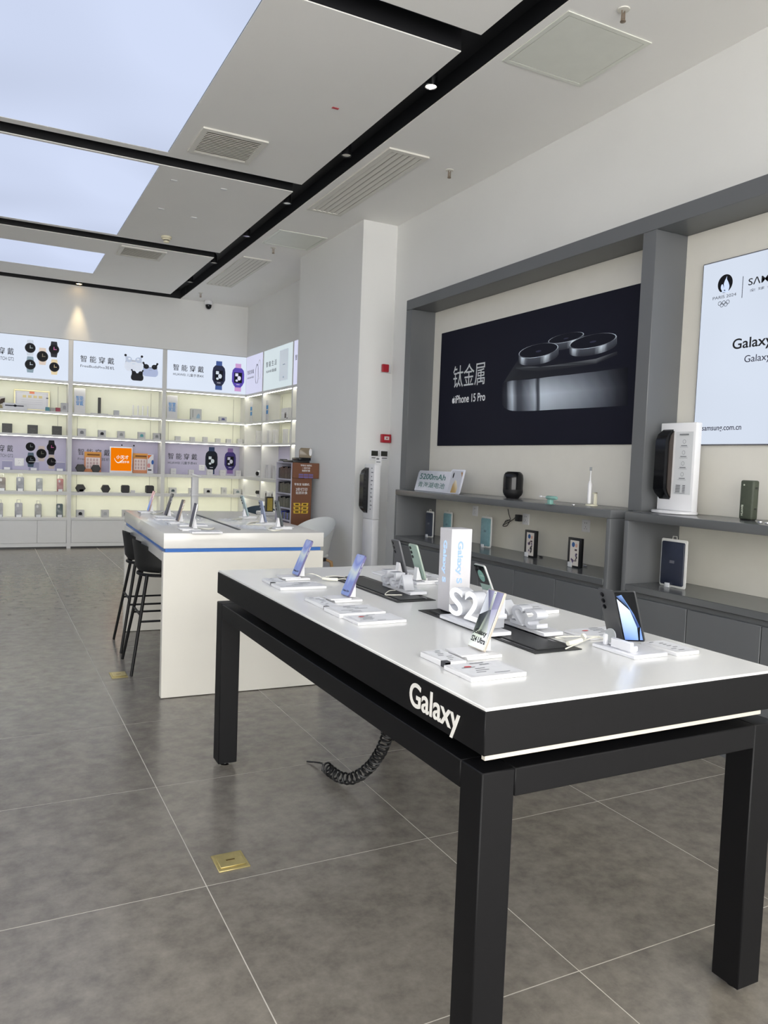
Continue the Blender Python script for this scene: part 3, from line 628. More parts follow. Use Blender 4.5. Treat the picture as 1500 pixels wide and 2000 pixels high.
for (px_, py_), lab in (((1034, 1088), 'black phone case box with collage window below the black plug'), ((1120, 1108), 'black phone case box with collage window near the niche right end')):
    p = pz(px_, py_, ZN); t = thing('case_box', lab, 'phone case', (p.x, p.y, ZN))
    part('box_shell', MB().rbox((0, -.07, 0), (.022, .07, .208), .002), BLKPL, t)
    cl = [(210, 204, 196), (60, 92, 140), (206, 160, 140), (80, 66, 70), (96, 84, 116), (60, 58, 62)]
    rnd = random.Random(px_); pr = [(rect(-.045, .012, .046, .19), cl[0]), (ell(-.012, .16, .016, .018, 14), cl[1]), (ell(.02, .155, .011, .014, 12), cl[2]), (rect(.004, .118, .028, .13), cl[3])]
    for k in range(9):
        x = rnd.uniform(-.022, .028); y = rnd.uniform(.04, .11); s_ = rnd.uniform(.006, .014)
        pr.append(([(x + s_ * rnd.uniform(.5, 1.3) * math.cos(q), y + s_ * rnd.uniform(.6, 1.6) * math.sin(q)) for q in [k_ * math.pi / 3.5 for k_ in range(7)]], cl[3 + k % 3]))
    flat('print_window', pr, t, frame(Vector((-.0004, 0, 0)), (0, -1, 0), (0, 0, 1)), lift=.0002)
    part('price_clip', MB().rbox((-.014, .01, .0), (-.003, .05, .036), .003), mat('clip_clear', (212, 214, 216), .2), t)
for px_, py_ in ((1057, 1089), (1143, 1107)):
    p = pz(px_, py_, ZN); single('security_puck', MB().cyl((p.x, p.y - .018, ZN + .006), (p.x, p.y + .018, ZN + .006), .0055, 12), CHROME, 'small metal tag lying in the grey niche', 'security puck', 'metal tags in the niche')
def socket(px_, X, label, w_=.086, h_=.086, face='x', Y=None):
    p = pxx(px_[0], px_[1], X) if face == 'x' else py(px_[0], px_[1], Y)
    M = frame(p, (0, -1, 0), (0, 0, 1)) if face == 'x' else frame(p, (1, 0, 0), (0, 0, 1))
    t = thing('wall_socket', label, 'socket', M=M, group='wall sockets')
    spl_ = part('socket_plate', MB().rbox((-w_ / 2, -h_ / 2, .0005), (w_ / 2, h_ / 2, .008), .002), PLASTW, t)
    part('socket_holes', MB().box((-.012, .016, .0081), (-.008, .026, .0084)).box((.008, .016, .0081), (.012, .026, .0084)).box((-.002, -.012, .0081), (.002, -.004, .0084)).box((-.014, -.024, .0081), (-.008, -.020, .0084)).box((.008, -.024, .0081), (.014, -.020, .0084)), INKG, spl_)
    return p
socket((929, 998), XNB, 'white wall socket in the niche behind the teal case', .082, .09)
sp_ = socket((1028, 1014), XNB, 'white wall socket carrying the black power plug', .082, .09)
socket((1145.5, 1027), XNB, 'white wall socket near the niche right end', .082, .09)
q = pxx(1018, 1011, XNB)
t = thing('power_plug', 'square black power plug in the niche wall socket', 'charger', (XNB - .0085, q.y, q.z - .03))
part('plug_body', MB().rbox((-.035, -.03, 0), (-.0005, .03, .055), .005), BLKPL, t)
pts = [(1009, 1008, .03), (1003, 1014, .028), (997, 1018, .025)]
path = [pxx(x, y, XNB - d_) for x, y, d_ in pts]
c = pxx(990, 1022, XNB - .025)
for k in range(40):
    aa = k / 40 * math.pi * 2 * 3.2; path.append(c + Vector((.004 * math.sin(aa * 3), .045 * math.cos(aa) * (1 - .12 * math.sin(k)) + .006, .024 * math.sin(aa) - .018 * math.cos(aa) * 1)))
path += [pxx(997, 1014, XNB - .03), pxx(994, 1005, XNB - .03), pxx(992, 994, XNB - .04)]
part('plug_cable', MB().tube(path, .0028, 6), CABLEB, t, True)

# ================================================================ BLACK AND WHITE DEMO TABLE
TX0, TX1, TY0, TY1, TZ = 1.012, 2.032, 1.42, 3.694, .956
table = thing('demo_table', 'large black framed demo table with white top and Galaxy lettering', 'table', ((TX0 + TX1) / 2, (TY0 + TY1) / 2, 0))
part('tabletop', MB().rbox((TX0 + .002, TY0 + .002, TZ - .008), (TX1 - .002, TY1 - .002, TZ), .0015, 1), TWHITE, table, True)
part('apron', MB().rbox((TX0, TY0, .845), (TX1, TY1, TZ - .0082), .002, 1), TBLACK, table, True)
part('spacer', MB().box((TX0 + .16, TY0 + .16, .8055), (TX1 - .16, TY1 - .16, .8448)), TBLACK, table, True)
part('light_trim', MB().box((TX0 + .006, TY0 + .003, .834), (TX1 - .07, TY0 + .016, .8448)), mat('trim_white', (190, 184, 172), .5), table, True, label='thin white strip under the front edge')
L = .092
rails = [((TX0, TY0 + L + .0005, .737), (TX0 + L, TY1 - L - .0005, .805)), ((TX1 - L, TY0 + L + .0005, .737), (TX1, TY1 - L - .0005, .805)), ((TX0 + L + .0005, TY0, .737), (TX1 - L - .0005, TY0 + L, .805)), ((TX0 + L + .0005, TY1 - L, .737), (TX1 - L - .0005, TY1, .805))]
for lo, hi in rails: part('frame_rail', MB().rbox(lo, hi, .0025, 1), TBLACK, table, True)
for x in (TX0, TX1 - L):
    for y in (TY0, TY1 - L):
        lg = part('leg', MB().rbox((x, y, .022), (x + L, y + L, .805), .003, 1), TBLACK, table, True)
        part('levelling_foot', MB().lathe([(.02, 0), (.022, .004), (.01, .008), (.008, .022)], 14, Matrix.Translation((x + L / 2, y + L / 2, .0))), CHROME, lg, True)
# lettering on the left apron
a = pxx(800, 1346, TX0); b = pxx(898, 1395, TX0)
text('Galaxy', .1, mat('letter_white', (232, 230, 224), .4), table, frame(Vector((TX0 - .0008, (a.y + b.y) / 2, .893)), (0, -1, 0), (0, 0, 1)), bold=.0016, width=a.y - b.y, height=.085, ext=.0006)
# black cable trays let into the top
TRAYM = mat('tray_black', (32, 33, 34), .5)
for y0, y1 in ((2.668, 3.35), (1.80, 2.50)):
    x0, x1 = 1.452, 1.632
    tr = part('cable_tray', MB().rbox((x0, y0, TZ + .0003), (x1, y1, TZ + .003), .001, 1), TRAYM, table, True)
    part('tray_lid', MB().rbox((x0 + .03, y0 + .03, TZ + .0031), (x1 - .03, y1 - .03, TZ + .006), .001, 1), mat('tray_lid', (42, 43, 44), .45), tr, True)
    part('tray_slot', MB().box((x0 + .014, y0 + .03, TZ + .0031), (x0 + .022, y1 - .03, TZ + .0034)).box((x1 - .022, y0 + .03, TZ + .0031), (x1 - .014, y1 - .03, TZ + .0034)), BLKGL, tr, True)

# ---------------------------------------------------------------- smartphones
S24W = rampmat('wall_lavender', [(.0, (120, 140, 190)), (.22, (118, 132, 190)), (.32, (150, 166, 196)), (.5, (186, 196, 196)), (.65, (150, 162, 200)), (.85, (112, 124, 186)), (1, (140, 152, 196))], .18, dist=.9, scale=1.3)
FOLDW = rampmat('wall_fold', [(.0, (70, 100, 160)), (.3, (128, 164, 220)), (.55, (196, 212, 236)), (.75, (150, 176, 220)), (.9, (40, 48, 66)), (1, (22, 26, 36))], .5, dist=.8, scale=1.5)
CNTW = [rampmat('wall_a', [(0, (90, 140, 210)), (.4, (150, 160, 200)), (.7, (190, 150, 150)), (1, (214, 170, 160))], .4), rampmat('wall_b', [(0, (30, 34, 40)), (1, (64, 66, 70))], .2)]
def phone_at(nb, nt, zb, facing, W, thk, label, bodycol, screen=None, backcol=None, cams='row', r=.010, grp=None, L=None, name='smartphone', metal=.5):
    """near bottom corner and near top corner in the photo give the lean; the phone stands square to the table"""
    B = pz(*nb, zb); T = py(*nt, B.y); d = T - B; Ln = L or d.length; u = d.normalized()
    n = Vector((-u.z, 0, u.x)) if facing < 0 else Vector((u.z, 0, -u.x))
    xl = Vector((0, -1, 0)) if facing < 0 else Vector((0, 1, 0))
    O = B + Vector((0, W / 2, 0))
    M = Matrix((xl, u, n)).transposed().to_4x4(); M.translation = O
    t = thing(name, label, 'phone', M=M, group=grp)
    part('phone_body', MB().prism([(x, y + Ln / 2) for x, y in rrect(W, Ln, r, 6)], -thk, 0, ch=.0012), mat('alu_%d_%d_%d' % tuple(bodycol), bodycol, .32, metal), t)
    scr_ = part('phone_screen', MB().prism([(x, y + Ln / 2) for x, y in rrect(W - .005, Ln - .005, max(.001, r - .0025), 5)], .0001, .0006), screen or BLKGL, t)
    bk_ = part('phone_back', MB().prism([(x, y + Ln / 2) for x, y in rrect(W - .004, Ln - .004, max(.001, r - .002), 5)], -thk - .0007, -thk - .0001), mat('back_%d_%d_%d' % tuple(backcol or bodycol), backcol or bodycol, .35), t)
    part('front_camera', MB().lathe([(.0016, .0007), (.0016, .0009)], 10, Matrix.Translation((0, Ln - .009, 0))), INK, scr_)
    part('side_button', MB().box((W / 2 - .0004, Ln * .60, -thk * .7), (W / 2 + .0008, Ln * .68, -thk * .35)).box((W / 2 - .0004, Ln * .72, -thk * .7), (W / 2 + .0008, Ln * .82, -thk * .35)), SILVER, t)
    if cams == 'row':
        for k in range(3):
            part('camera_lens', MB().lathe([(.0075, 0), (.0075, .0022), (.0066, .0028), (.004, .0028)], 16, Matrix.Translation((W / 2 - .0145, Ln - .018 - k * .022, -thk - .0007)) @ Matrix.Rotation(math.pi, 4, 'X')), BLKGL, bk_)
    return t, M, Ln
def wedge_stand(M, Ln, W, facing, label, zt, grp, lip=True, col=PLASTW):
    """phone cradle: slanted back rest, base plate and two front lips"""
    O = M.translation; s_ = -1 if facing < 0 else 1          # front points along s_*x
    t = thing('phone_stand', label, 'phone stand', (O.x, O.y, zt), group=grp)
    hb = O.z - zt
    part('stand_base', MB().rbox((-.06, -W / 2 - .01, 0), (.06, W / 2 + .01, hb * .5), .0015, 1), col, t)
    part('stand_plate', MB().rbox((-.045 + s_ * .03, -W / 2 - .004, hb * .5 + .0002), (.045 + s_ * .03, W / 2 + .004, hb - .0048), .001, 1), col, t)
    u = M.to_3x3() @ Vector((0, 1, 0)); th = .0105
    # leaning rest
    a0 = Vector((-s_ * (th + .003), 0, hb - .0049)); rest = []
    k = .062; ex = u * k
    rest = [(a0.x, a0.z), (a0.x + ex.x, a0.z + ex.z), (a0.x + ex.x - s_ * .005, a0.z + ex.z), (a0.x - s_ * .03, a0.z - .001)]
    vs = [(x, y, z) for y in (-.015, .015) for x, z in rest]
    part('back_rest', MB().add(vs, [(0, 1, 2, 3), (7, 6, 5, 4), (0, 4, 5, 1), (1, 5, 6, 2), (2, 6, 7, 3), (3, 7, 4, 0)]), col, t)
    if lip and facing > 0:
        for y in (-W * .3, W * .3):
            part('front_lip', MB().rbox((s_ * .002 - .004 + s_ * .003, y - .006, hb - .008), (s_ * .002 + .004 + s_ * .003, y + .006, hb + .006), .002, 1), col, t)
    return t
LIPC = mat('stand_white', (220, 221, 226), .3)
def price_tag(x0, x1, y0, y1, z, label, h=.011, grp='price tag plates on the demo table', red=False, dark=False, yaw=0.0, film=True):
    t = thing('price_tag', label, 'price tag', ((x0 + x1) / 2, (y0 + y1) / 2, z), yaw, group=grp)
    a, b = (x1 - x0) / 2, (y1 - y0) / 2
    part('tag_block', MB().rbox((-a, -b, 0), (a, b, h), .0012, 1), PLASTW, t)
    rnd = random.Random(int((x0 + y0) * 1000)); pr = [(rect(-a * .86, -b * .86, a * .86, b * .86), (222, 223, 226))]
    for k in range(7):
        yy = -b * .7 + k * (b * 1.4 / 6); xx = rnd.uniform(-.75, .1); ln = rnd.uniform(.3, .6)
        pr.append((rect(a * xx, yy, min(a * .8, a * (xx + ln)), yy + b * .07), (120, 122, 128)))
    if red: pr.append((ell(-a * .45, b * .35, a * .13, b * .10, 14), (206, 96, 100)))
    flat('print_text', pr, t, Matrix.Translation((0, 0, h + .0002)), lift=.0002)
    if dark: part('tag_clip', MB().box((-a - .001, -b, h * .1), (-a + .018, -b + .02, h + .0008)), mat('clip_dark', (46, 47, 52), .4), t)
    return t
ZP = TZ + .0004
GP = 'smartphones on the black demo table'
# left row, screens towards the aisle
for nb, nt, nm in (((581, 1125), (610, 1056), 'far'), ((680, 1166), (714, 1085), 'mid')):
    lab = {'far': 'lavender phone leaning on the demo table corner beside the white counter', 'mid': 'lavender phone leaning on the demo table beside the first cable tray'}[nm]
    t, M, Ln = phone_at(nb, nt, .976, -1, .077, .0085, lab, (112, 108, 148), S24W, grp=GP)
    text('Galaxy S24+' if nm == 'mid' else 'Galaxy S24', .012, INK, t, Matrix.Translation((0, .020, .0009)), world=False, width=.058, height=.011, ext=.0001, bold=.0003)
    wedge_stand(M, Ln, .077, -1, 'white cradle under the lavender phone ' + ('at the table corner' if nm == 'far' else 'beside the first cable tray'), ZP, 'white phone cradles')
t, M, Ln = phone_at((944, 1273), (986, 1158), .976, -1, .082, .0088, 'silver and gold phone with faceted wallpaper reading Galaxy S24 Ultra', (190, 181, 168), rampmat('wall_ultra', [(0, (214, 220, 214)), (.3, (120, 128, 128)), (.6, (90, 92, 118)), (1, (120, 118, 150))], .35, dist=.2), r=.003, grp=GP)
w_, h_ = .0385, Ln
def fp(u_, v_): return ((u_ - .5) * 2 * (w_ - .0012), .003 + v_ * (h_ - .006))
c_ = fp(.47, .66)
fac = [([fp(0, 1), fp(.42, 1), c_], [(70, 70, 98), (150, 150, 176), (96, 98, 122)]), ([fp(.42, 1), fp(.58, 1), fp(.62, .68), c_], [(190, 196, 190), (214, 218, 210), (150, 156, 150), (100, 104, 110)]), ([fp(.58, 1), fp(1, 1), fp(1, .72), fp(.62, .68)], [(110, 110, 140), (140, 140, 168), (150, 150, 176), (120, 120, 150)]),
       ([fp(0, 1), c_, fp(0, .55)], [(176, 180, 190), (150, 154, 164), (200, 204, 210)]), ([fp(0, .55), c_, fp(.3, .3), fp(0, .2)], [(40, 44, 48), (70, 74, 80), (60, 66, 66), (90, 96, 92)]), ([c_, fp(.62, .68), fp(.85, .3), fp(.45, .22), fp(.3, .3)], [(80, 84, 92), (90, 92, 108), (190, 196, 190), (120, 130, 120), (160, 170, 152)]),
       ([fp(.62, .68), fp(1, .72), fp(1, .2), fp(.85, .3)], [(150, 150, 176), (170, 170, 190), (200, 204, 208), (188, 190, 200)]), ([fp(0, .2), fp(.3, .3), fp(.45, .22), fp(.85, .3), fp(1, .2), fp(1, 0), fp(0, 0)], [(170, 178, 174), (190, 198, 180), (196, 204, 190), (208, 212, 210), (220, 222, 226), (214, 218, 224), (204, 208, 208)])]
flat('wallpaper_facets', fac, t, Matrix.Translation((0, 0, .0006)), lift=.00003, m=vmat('screen_print', .35, .15))
text('Galaxy', .02, INK, t, Matrix.Translation((-.001, .049, .0012)), world=False, width=.06, height=.020, ext=.0001, bold=.0006)
text('S24 Ultra', .02, INK, t, Matrix.Translation((.0, .026, .0012)), world=False, width=.070, height=.017, ext=.0001, bold=.0006)
wedge_stand(M, Ln, .082, -1, 'white cradle under the phone with faceted wallpaper', ZP, 'white phone cradles')
# right row, backs towards us
t, M, Ln = phone_at((797, 1122), (781, 1055), .978, 1, .077, .0085, 'dark grey phone seen from behind beside the pale green phone', (120, 120, 124), backcol=(66, 67, 70), grp=GP)
wedge_stand(M, Ln, .077, 1, 'white cradle under the dark grey phone', ZP, 'white phone cradles')
t, M, Ln = phone_at((834, 1132), (816, 1064), .978, 1, .077, .0085, 'pale green phone seen from behind on the demo table', (176, 190, 178), backcol=(150, 172, 160), grp=GP)
wedge_stand(M, Ln, .077, 1, 'white cradle under the pale green phone', ZP, 'white phone cradles')
t, M, Ln = phone_at((975, 1180), (945, 1095), .978, 1, .073, .0075, 'folding flip phone with pale green lower half and dark cover screen', (206, 206, 206), backcol=(160, 186, 176), cams=None, grp=GP, L=.170)
part('cover_screen', MB().prism([(x, y + Ln * .745) for x, y in rrect(.068, Ln * .47, .006, 4)], -.0092, -.0083), BLKGL, t)
flat('cover_picture', [(ell(.004, -Ln * .72, .02, .026, 18), (132, 176, 166)), ([(-.018, -Ln * .73), (.0, -Ln * .75), (.018, -Ln * .71), (0, -Ln * .70)], (170, 200, 190))], t, Matrix.Translation((0, 0, -.0093)) @ Matrix.Rotation(math.pi, 4, 'X'))
for k in range(2): part('camera_lens', MB().lathe([(.007, 0), (.007, .002), (.005, .0024)], 14, Matrix.Translation((.024 - k * .019, Ln - .013, -.0092)) @ Matrix.Rotation(math.pi, 4, 'X')), BLKPL, t)
wedge_stand(M, Ln, .073, 1, 'white cradle under the folding flip phone', ZP, 'white phone cradles')
# book-style fold phone, half open: cover half with cameras and inner screen half
Bf = pz(1250, 1260, .987); Tf = py(1230, 1160, Bf.y); u = (Tf - Bf).normalized(); Ln = (Tf - Bf).length
Mf = Matrix((Vector((0, 1, 0)), u, Vector((0, 1, 0)).cross(u))).transposed().to_4x4(); Mf.translation = Bf
t = thing('fold_phone', 'half open book-style folding phone with blue screen and dark back', 'phone', M=Mf, group=GP)
hw = .067; ang = R(58)
# half one: back with cameras, standing square to the table, starts at far side
part('phone_back_half', MB().prism([(x + hw * 1.5 - .004, y + Ln / 2) for x, y in rrect(hw, Ln, .006)], -.006, 0, ch=.001), mat('back_66_67_70', (58, 59, 62), .35), t)
for k in range(3): part('camera_lens', MB().lathe([(.0075, 0), (.0075, .0025), (.005, .003)], 14, Matrix.Translation((hw * 1.5 + .014, Ln - .02 - k * .02, -.006)) @ Matrix.Rotation(math.pi, 4, 'X')), BLKGL, t)
Ms = Matrix.Translation((hw - .005, 0, -.0065)) @ Matrix.Rotation(R(180), 4, 'Y') @ Matrix.Rotation(R(26), 4, 'Y')
part('phone_screen_half', MB().prism([(x + hw / 2, y + Ln / 2) for x, y in rrect(hw, Ln, .006)], -.006, 0, Ms, ch=.001), mat('alu_dark', (70, 71, 74), .3, .6), t)
scr = part('phone_screen', MB().prism([(x + hw / 2, y + Ln / 2) for x, y in rrect(hw - .006, Ln - .006, .004)], .0001, .0006, Ms), BLKGL, t)
flat('wallpaper', [([(hw * .1, .006), (hw * .72, .006), (hw * .78, Ln * .3), (hw * .6, Ln * .62), (hw * .1, Ln * .85)], [(96, 130, 196), (120, 150, 206), (150, 176, 222), (180, 200, 232), (206, 220, 240)]), ([(hw * .1, Ln * .9), (hw * .35, Ln * .93), (hw * .75, Ln * .55), (hw * .9, Ln * .3), (hw * .78, Ln * .28), (hw * .58, Ln * .66)], [(70, 92, 140), (110, 140, 190), (90, 116, 170), (60, 84, 140), (40, 54, 90), (30, 38, 56)]), ([(hw * .8, Ln * .04), (hw * .93, Ln * .04), (hw * .93, Ln * .3), (hw * .86, Ln * .2)], (110, 140, 200))], t, Ms @ Matrix.Translation((0, 0, .0007)), lift=.00004, m=vmat('screen_print', .35, .15))
cx, cy = Bf.x, Bf.y + .045
t = thing('phone_stand', 'wide white cradle with clear disc holding the folding phone', 'phone stand', (cx, cy, ZP), group='white phone cradles')
part('stand_base', MB().rbox((-.06, -.085, 0), (.075, .095, .012), .002, 1), LIPC, t)
part('front_lip', MB().rbox((-.046, -.055, .0125), (-.034, .03, .042), .002, 1), LIPC, t)
part('front_lip', MB().rbox((-.046, .052, .0125), (-.034, .064, .046), .002, 1), LIPC, t)
part('back_rest', MB().rbox((-.030, -.05, .0125), (-.012, .06, .029), .002, 1), LIPC, t)
part('clear_disc', MB().lathe([(.022, 0), (.022, .003)], 24, Matrix.Translation((-.037, .042, .044)) @ Matrix.Rotation(R(90), 4, 'Y')), clearmat('disc_clear', (205, 208, 210), .5), t)
# price tag plates
def plate(pxs, z, label, h, **kw):
    """plate from the pixels of its near-left and far-right top corners"""
    a = pz(*pxs[0], z + h); b = pz(*pxs[1], z + h); return price_tag(min(a.x, b.x), max(a.x, b.x), min(a.y, b.y), max(a.y, b.y), z, label, h, **kw)
def base_plate(x0, x1, y0, y1, label, h=.012, clip=True):
    return price_tag(x0, x1, y0, y1, ZP, label, h, dark=clip)
base_plate(1.112, 1.185, 3.185, 3.322, 'white specification plate beside the corner lavender phone')
price_tag(1.105, 1.315, 3.055, 3.178, ZP, 'flat white price plate at the far table corner', .012)
base_plate(1.118, 1.180, 2.60, 2.815, 'white specification plate beside the lavender phone at the first tray')
price_tag(1.108, 1.29, 2.452, 2.595, ZP, 'wide white price plate below the lavender phone at the first tray', .015)
price_tag(1.118, 1.305, 2.322, 2.445, ZP, 'low white price plate with a red mark near the table middle', .010, red=True)
base_plate(1.108, 1.178, 1.752, 1.885, 'white specification plate beside the faceted wallpaper phone', .016)
price_tag(1.100, 1.275, 1.612, 1.745, ZP, 'white price plate with red marks below the faceted wallpaper phone', .012, red=True)
price_tag(1.855, 1.95, 1.635, 1.78, ZP, 'white price plate right of the folding phone', .012)
price_tag(1.745, 1.95, 1.89, 2.02, ZP, 'low white price plate behind the folding phone', .009, red=True)
price_tag(1.80, 1.96, 2.30, 2.44, ZP, 'white price plate right of the flip phone', .014)
price_tag(1.85, 1.985, 2.965, 3.085, ZP, 'white price plate right of the pale green phone', .012)
price_tag(1.72, 1.96, 3.29, 3.44, ZP, 'white price plate behind the dark grey phone', .010)
price_tag(1.845, 1.985, 3.125, 3.26, ZP, 'white price plate right of the dark grey phone', .012)

# ---------------------------------------------------------------- Galaxy S tower and letter signs
GLOW = emat('letter_glow', (186, 216, 255), 1.15)
t = thing('sign_tower', 'tall white Galaxy S tower sign on the black cable tray', 'sign', (1.555, 2.42, TZ + .0065))
tw, td, thh = .088, .082, .312
part('tower_body', MB().rbox((-tw / 2, -td / 2, 0.008), (tw / 2, td / 2, thh), .0015, 1), mat('tower_white', (192, 191, 195), .4), t)
part('tower_foot', MB().box((-tw / 2 + .01, -td / 2 + .01, 0), (tw / 2 - .01, td / 2 - .01, .008)), BLKPL, t)
text('Galaxy S', .03, GLOW, t, frame(Vector((-tw / 2 - .0006, .002, .19)), (0, 0, -1), (0, -1, 0)), world=False, width=.155, height=.030, bold=.0008, ext=.0004)
text('Galaxy S', .03, GLOW, t, frame(Vector((-.006, -td / 2 - .0006, .19)), (0, 0, -1), (1, 0, 0)), world=False, width=.155, height=.030, bold=.0008, ext=.0004)
WGLOW = emat('letter_white_glow', (250, 252, 255), 1.25)
def letters(s_, x, y0, z, facing, label, hgt, adv, glow, base=True):
    t = thing('letter_sign', label, 'sign', (x, y0, z)); dep = .045
    part('sign_base', MB().rbox((-.028, -adv * len(s_) - .012, 0), (.052, .012, .013), .002, 1), LIPC, t)
    for k, ch in enumerate(s_):
        U = (0, -1, 0) if facing < 0 else (0, 1, 0)
        yc = -adv * (k + .5) if facing < 0 else -adv * (len(s_) - k - .5)
        M = frame(Vector((.0, yc, .0135 + hgt / 2)), U, (0, 0, 1))
        text(ch, .1, ACRYL, t, M @ Matrix.Translation((0, 0, -dep / 2)), world=False, name='letter_block', bold=.0015, width=adv * .86, height=hgt, ext=dep / 2)
        if glow: text(ch, .1, WGLOW, t, M @ Matrix.Translation((0, 0, .0012)), world=False, name='letter_face', bold=.0015, width=adv * .86, height=hgt, ext=.0008)
    return t
letters('S24', 1.470, 2.318, TZ + .0064, -1, 'glowing white S24 letters on a base in front of the tower', .098, .098, True)
letters('S24', 1.640, 2.205, TZ + .0064, 1, 'frosted white acrylic letters beyond the faceted wallpaper phone seen from behind', .065, .078, False)
letters('A55', 1.600, 3.02, TZ + .0064, 1, 'frosted white acrylic letters beside the pale green phone seen from behind', .062, .078, False)

# ---------------------------------------------------------------- cables on the table
def cable(pts, r, m, label, cat='cable', name='tether_cable', grp=None, sub=6):
    P_ = [Vector(p) for p in pts]; out = []
    for i in range(len(P_) - 1):
        p0 = P_[max(0, i - 1)]; p1 = P_[i]; p2 = P_[i + 1]; p3 = P_[min(len(P_) - 1, i + 2)]
        for k in range(sub):
            q = k / sub; out.append(.5 * ((2 * p1) + (-p0 + p2) * q + (2 * p0 - 5 * p1 + 4 * p2 - p3) * q * q + (-p0 + 3 * p1 - 3 * p2 + p3) * q ** 3))
    out.append(P_[-1]); return MB().tube(out, r, 7)
zt = TZ + .0062
def tz(x, y, z=zt): return pz(x, y, z)
t = thing('tether_cable', 'white cable with long plug from the corner phone to the first cable tray', 'cable', tz(640, 1131))
part('cable_run', cable([tz(596, 1122, .972), tz(608, 1120.5, .985), tz(620, 1124, .975), tz(632, 1130, zt + .002)], .0022, CABLEW, ''), CABLEW, t, True)
part('plug', MB().tube([tz(630, 1129.5, zt + .004), tz(644, 1131.5, zt + .004), tz(660, 1132, zt + .004)], [.0065, .0075, .0075], 10), CABLEW, t, True)
part('cable_run', cable([tz(660, 1131.5, zt + .003), tz(668, 1130.5, zt + .004), tz(676, 1131, zt + .003)], .002, CABLEW, ''), CABLEW, t, True)
part('cable_run', cable([tz(636, 1126, zt), tz(655, 1125, zt), tz(674, 1127, zt + .001)], .002, CABLEW, ''), CABLEW, t, True)
t = thing('tether_cable', 'white looped cable beside the frosted letters on the first cable tray', 'cable', tz(770, 1160, TZ + .009))
zz = TZ + .0085
part('cable_run', cable([tz(772, 1153, zz), tz(760, 1154, zz + .004), tz(752, 1161, zz), tz(760, 1162, zz), tz(785, 1162, zz)], .002, CABLEW, ''), CABLEW, t, True)
t = thing('tether_cable', 'coiled cream cable bundle left of the folding phone', 'cable', tz(1130, 1250))
part('cable_run', cable([tz(1180, 1247, .972), tz(1160, 1245, zt + .004), tz(1140, 1252, zt), tz(1105, 1267, zt)], .0024, CABLEW, ''), CABLEW, t, True)
part('cable_run', cable([tz(1172, 1243, .970), tz(1150, 1243, zt + .003), tz(1115, 1243, zt), tz(1085, 1245, zt), tz(1100, 1249, zt), tz(1112, 1256, zt + .006)], .0022, CABLEW, ''), CABLEW, t, True)
part('cable_wrap', MB().tube([tz(1109, 1257, zt + .008), tz(1122, 1254, zt + .009), tz(1135, 1250, zt + .009)], [.0075, .0085, .0075], 10), CABLEW, t, True)
part('cable_clip', MB().lathe([(.0095, -.004), (.0105, 0), (.0095, .004)], 16, Matrix.Translation(tz(1140, 1243, zt + .014)) @ Matrix.Rotation(R(65), 4, 'Y') @ Matrix.Rotation(R(20), 4, 'Z')), CABLEW, t, True)
# black coiled cable hanging under the table down to the floor
pp = [Vector((1.55, 2.55, .80)), Vector((1.52, 2.72, .52))]
for x, y, Y in ((757, 1436, 2.86), (745, 1466, 2.92), (728, 1492, 3.0), (706, 1512, 3.08), (684, 1522, 3.15), (662, 1520, 3.22), (645, 1510, 3.3), (634, 1499, 3.37)):
    v = py(x, y, Y); v.z = max(v.z, .035); pp.append(v)
dense = [];
for i in range(len(pp) - 1):
    for k in range(40): dense.append(pp[i].lerp(pp[i + 1], k / 40))
# resample the helix evenly
def helix(path, pitch, rad, npt=12):
    Ls = [0]
    for i in range(1, len(path)): Ls.append(Ls[-1] + (path[i] - path[i - 1]).length)
    out = []; n = int(Ls[-1] / pitch * npt); j = 0; ref = Vector((.37, .81, .45))
    for k in range(n):
        s_ = k / npt * pitch
        while j < len(Ls) - 2 and Ls[j + 1] < s_: j += 1
        q = (s_ - Ls[j]) / max(1e-9, Ls[j + 1] - Ls[j]); p = path[j].lerp(path[j + 1], q); td_ = (path[min(j + 8, len(path) - 1)] - path[max(j - 8, 0)]).normalized()
        sd = td_.cross(ref).normalized(); bn = td_.cross(sd); a_ = 2 * math.pi * k / npt
        v = p + (sd * math.cos(a_) + bn * math.sin(a_)) * rad; v.z = max(v.z, .006); out.append(v)
    return out
hx = helix(dense, .033, .024)
tail = [hx[-1], py(630, 1492, 3.42), py(620, 1489, 3.46), py(608, 1488, 3.5), py(599, 1491, 3.52)]
for v in tail: v.z = max(v.z, .006)
t = thing('coiled_cable', 'black spiral cable hanging under the demo table onto the floor', 'cable', (1.48, 3.2, 0))
part('cable_coil', MB().tube(hx, .005, 6), CABLEB, t, True)
part('cable_tail', cable(tail, .004, CABLEB, ''), CABLEB, t, True)
# brass floor sockets
BRASS = mat('brass', (212, 196, 136), .34, .75, noise=.08, scale=40)
for x0, x1, y0, y1, lab in ((.764, .882, 2.670, 2.795, 'brass floor socket cover on the open grey tiles'), (.766, .872, 5.352, 5.50, 'brass floor socket cover at the foot of a bar stool')):
    t = thing('floor_socket', lab, 'floor socket', ((x0 + x1) / 2, (y0 + y1) / 2, .0002)); a, b = (x1 - x0) / 2, (y1 - y0) / 2
    part('socket_frame', MB().rbox((-a, -b, 0), (a, b, .005), .002, 1), BRASS, t)
    part('socket_lid', MB().rbox((-a * .82, -b * .72, .0052), (a * .82, b * .72, .009), .002, 1), BRASS, t)
    part('lid_mark', MB().box((-a * .28, -b * .06, .0091), (a * .28, b * .06, .0094)), mat('brass_dark', (120, 96, 44), .4, .8), t)

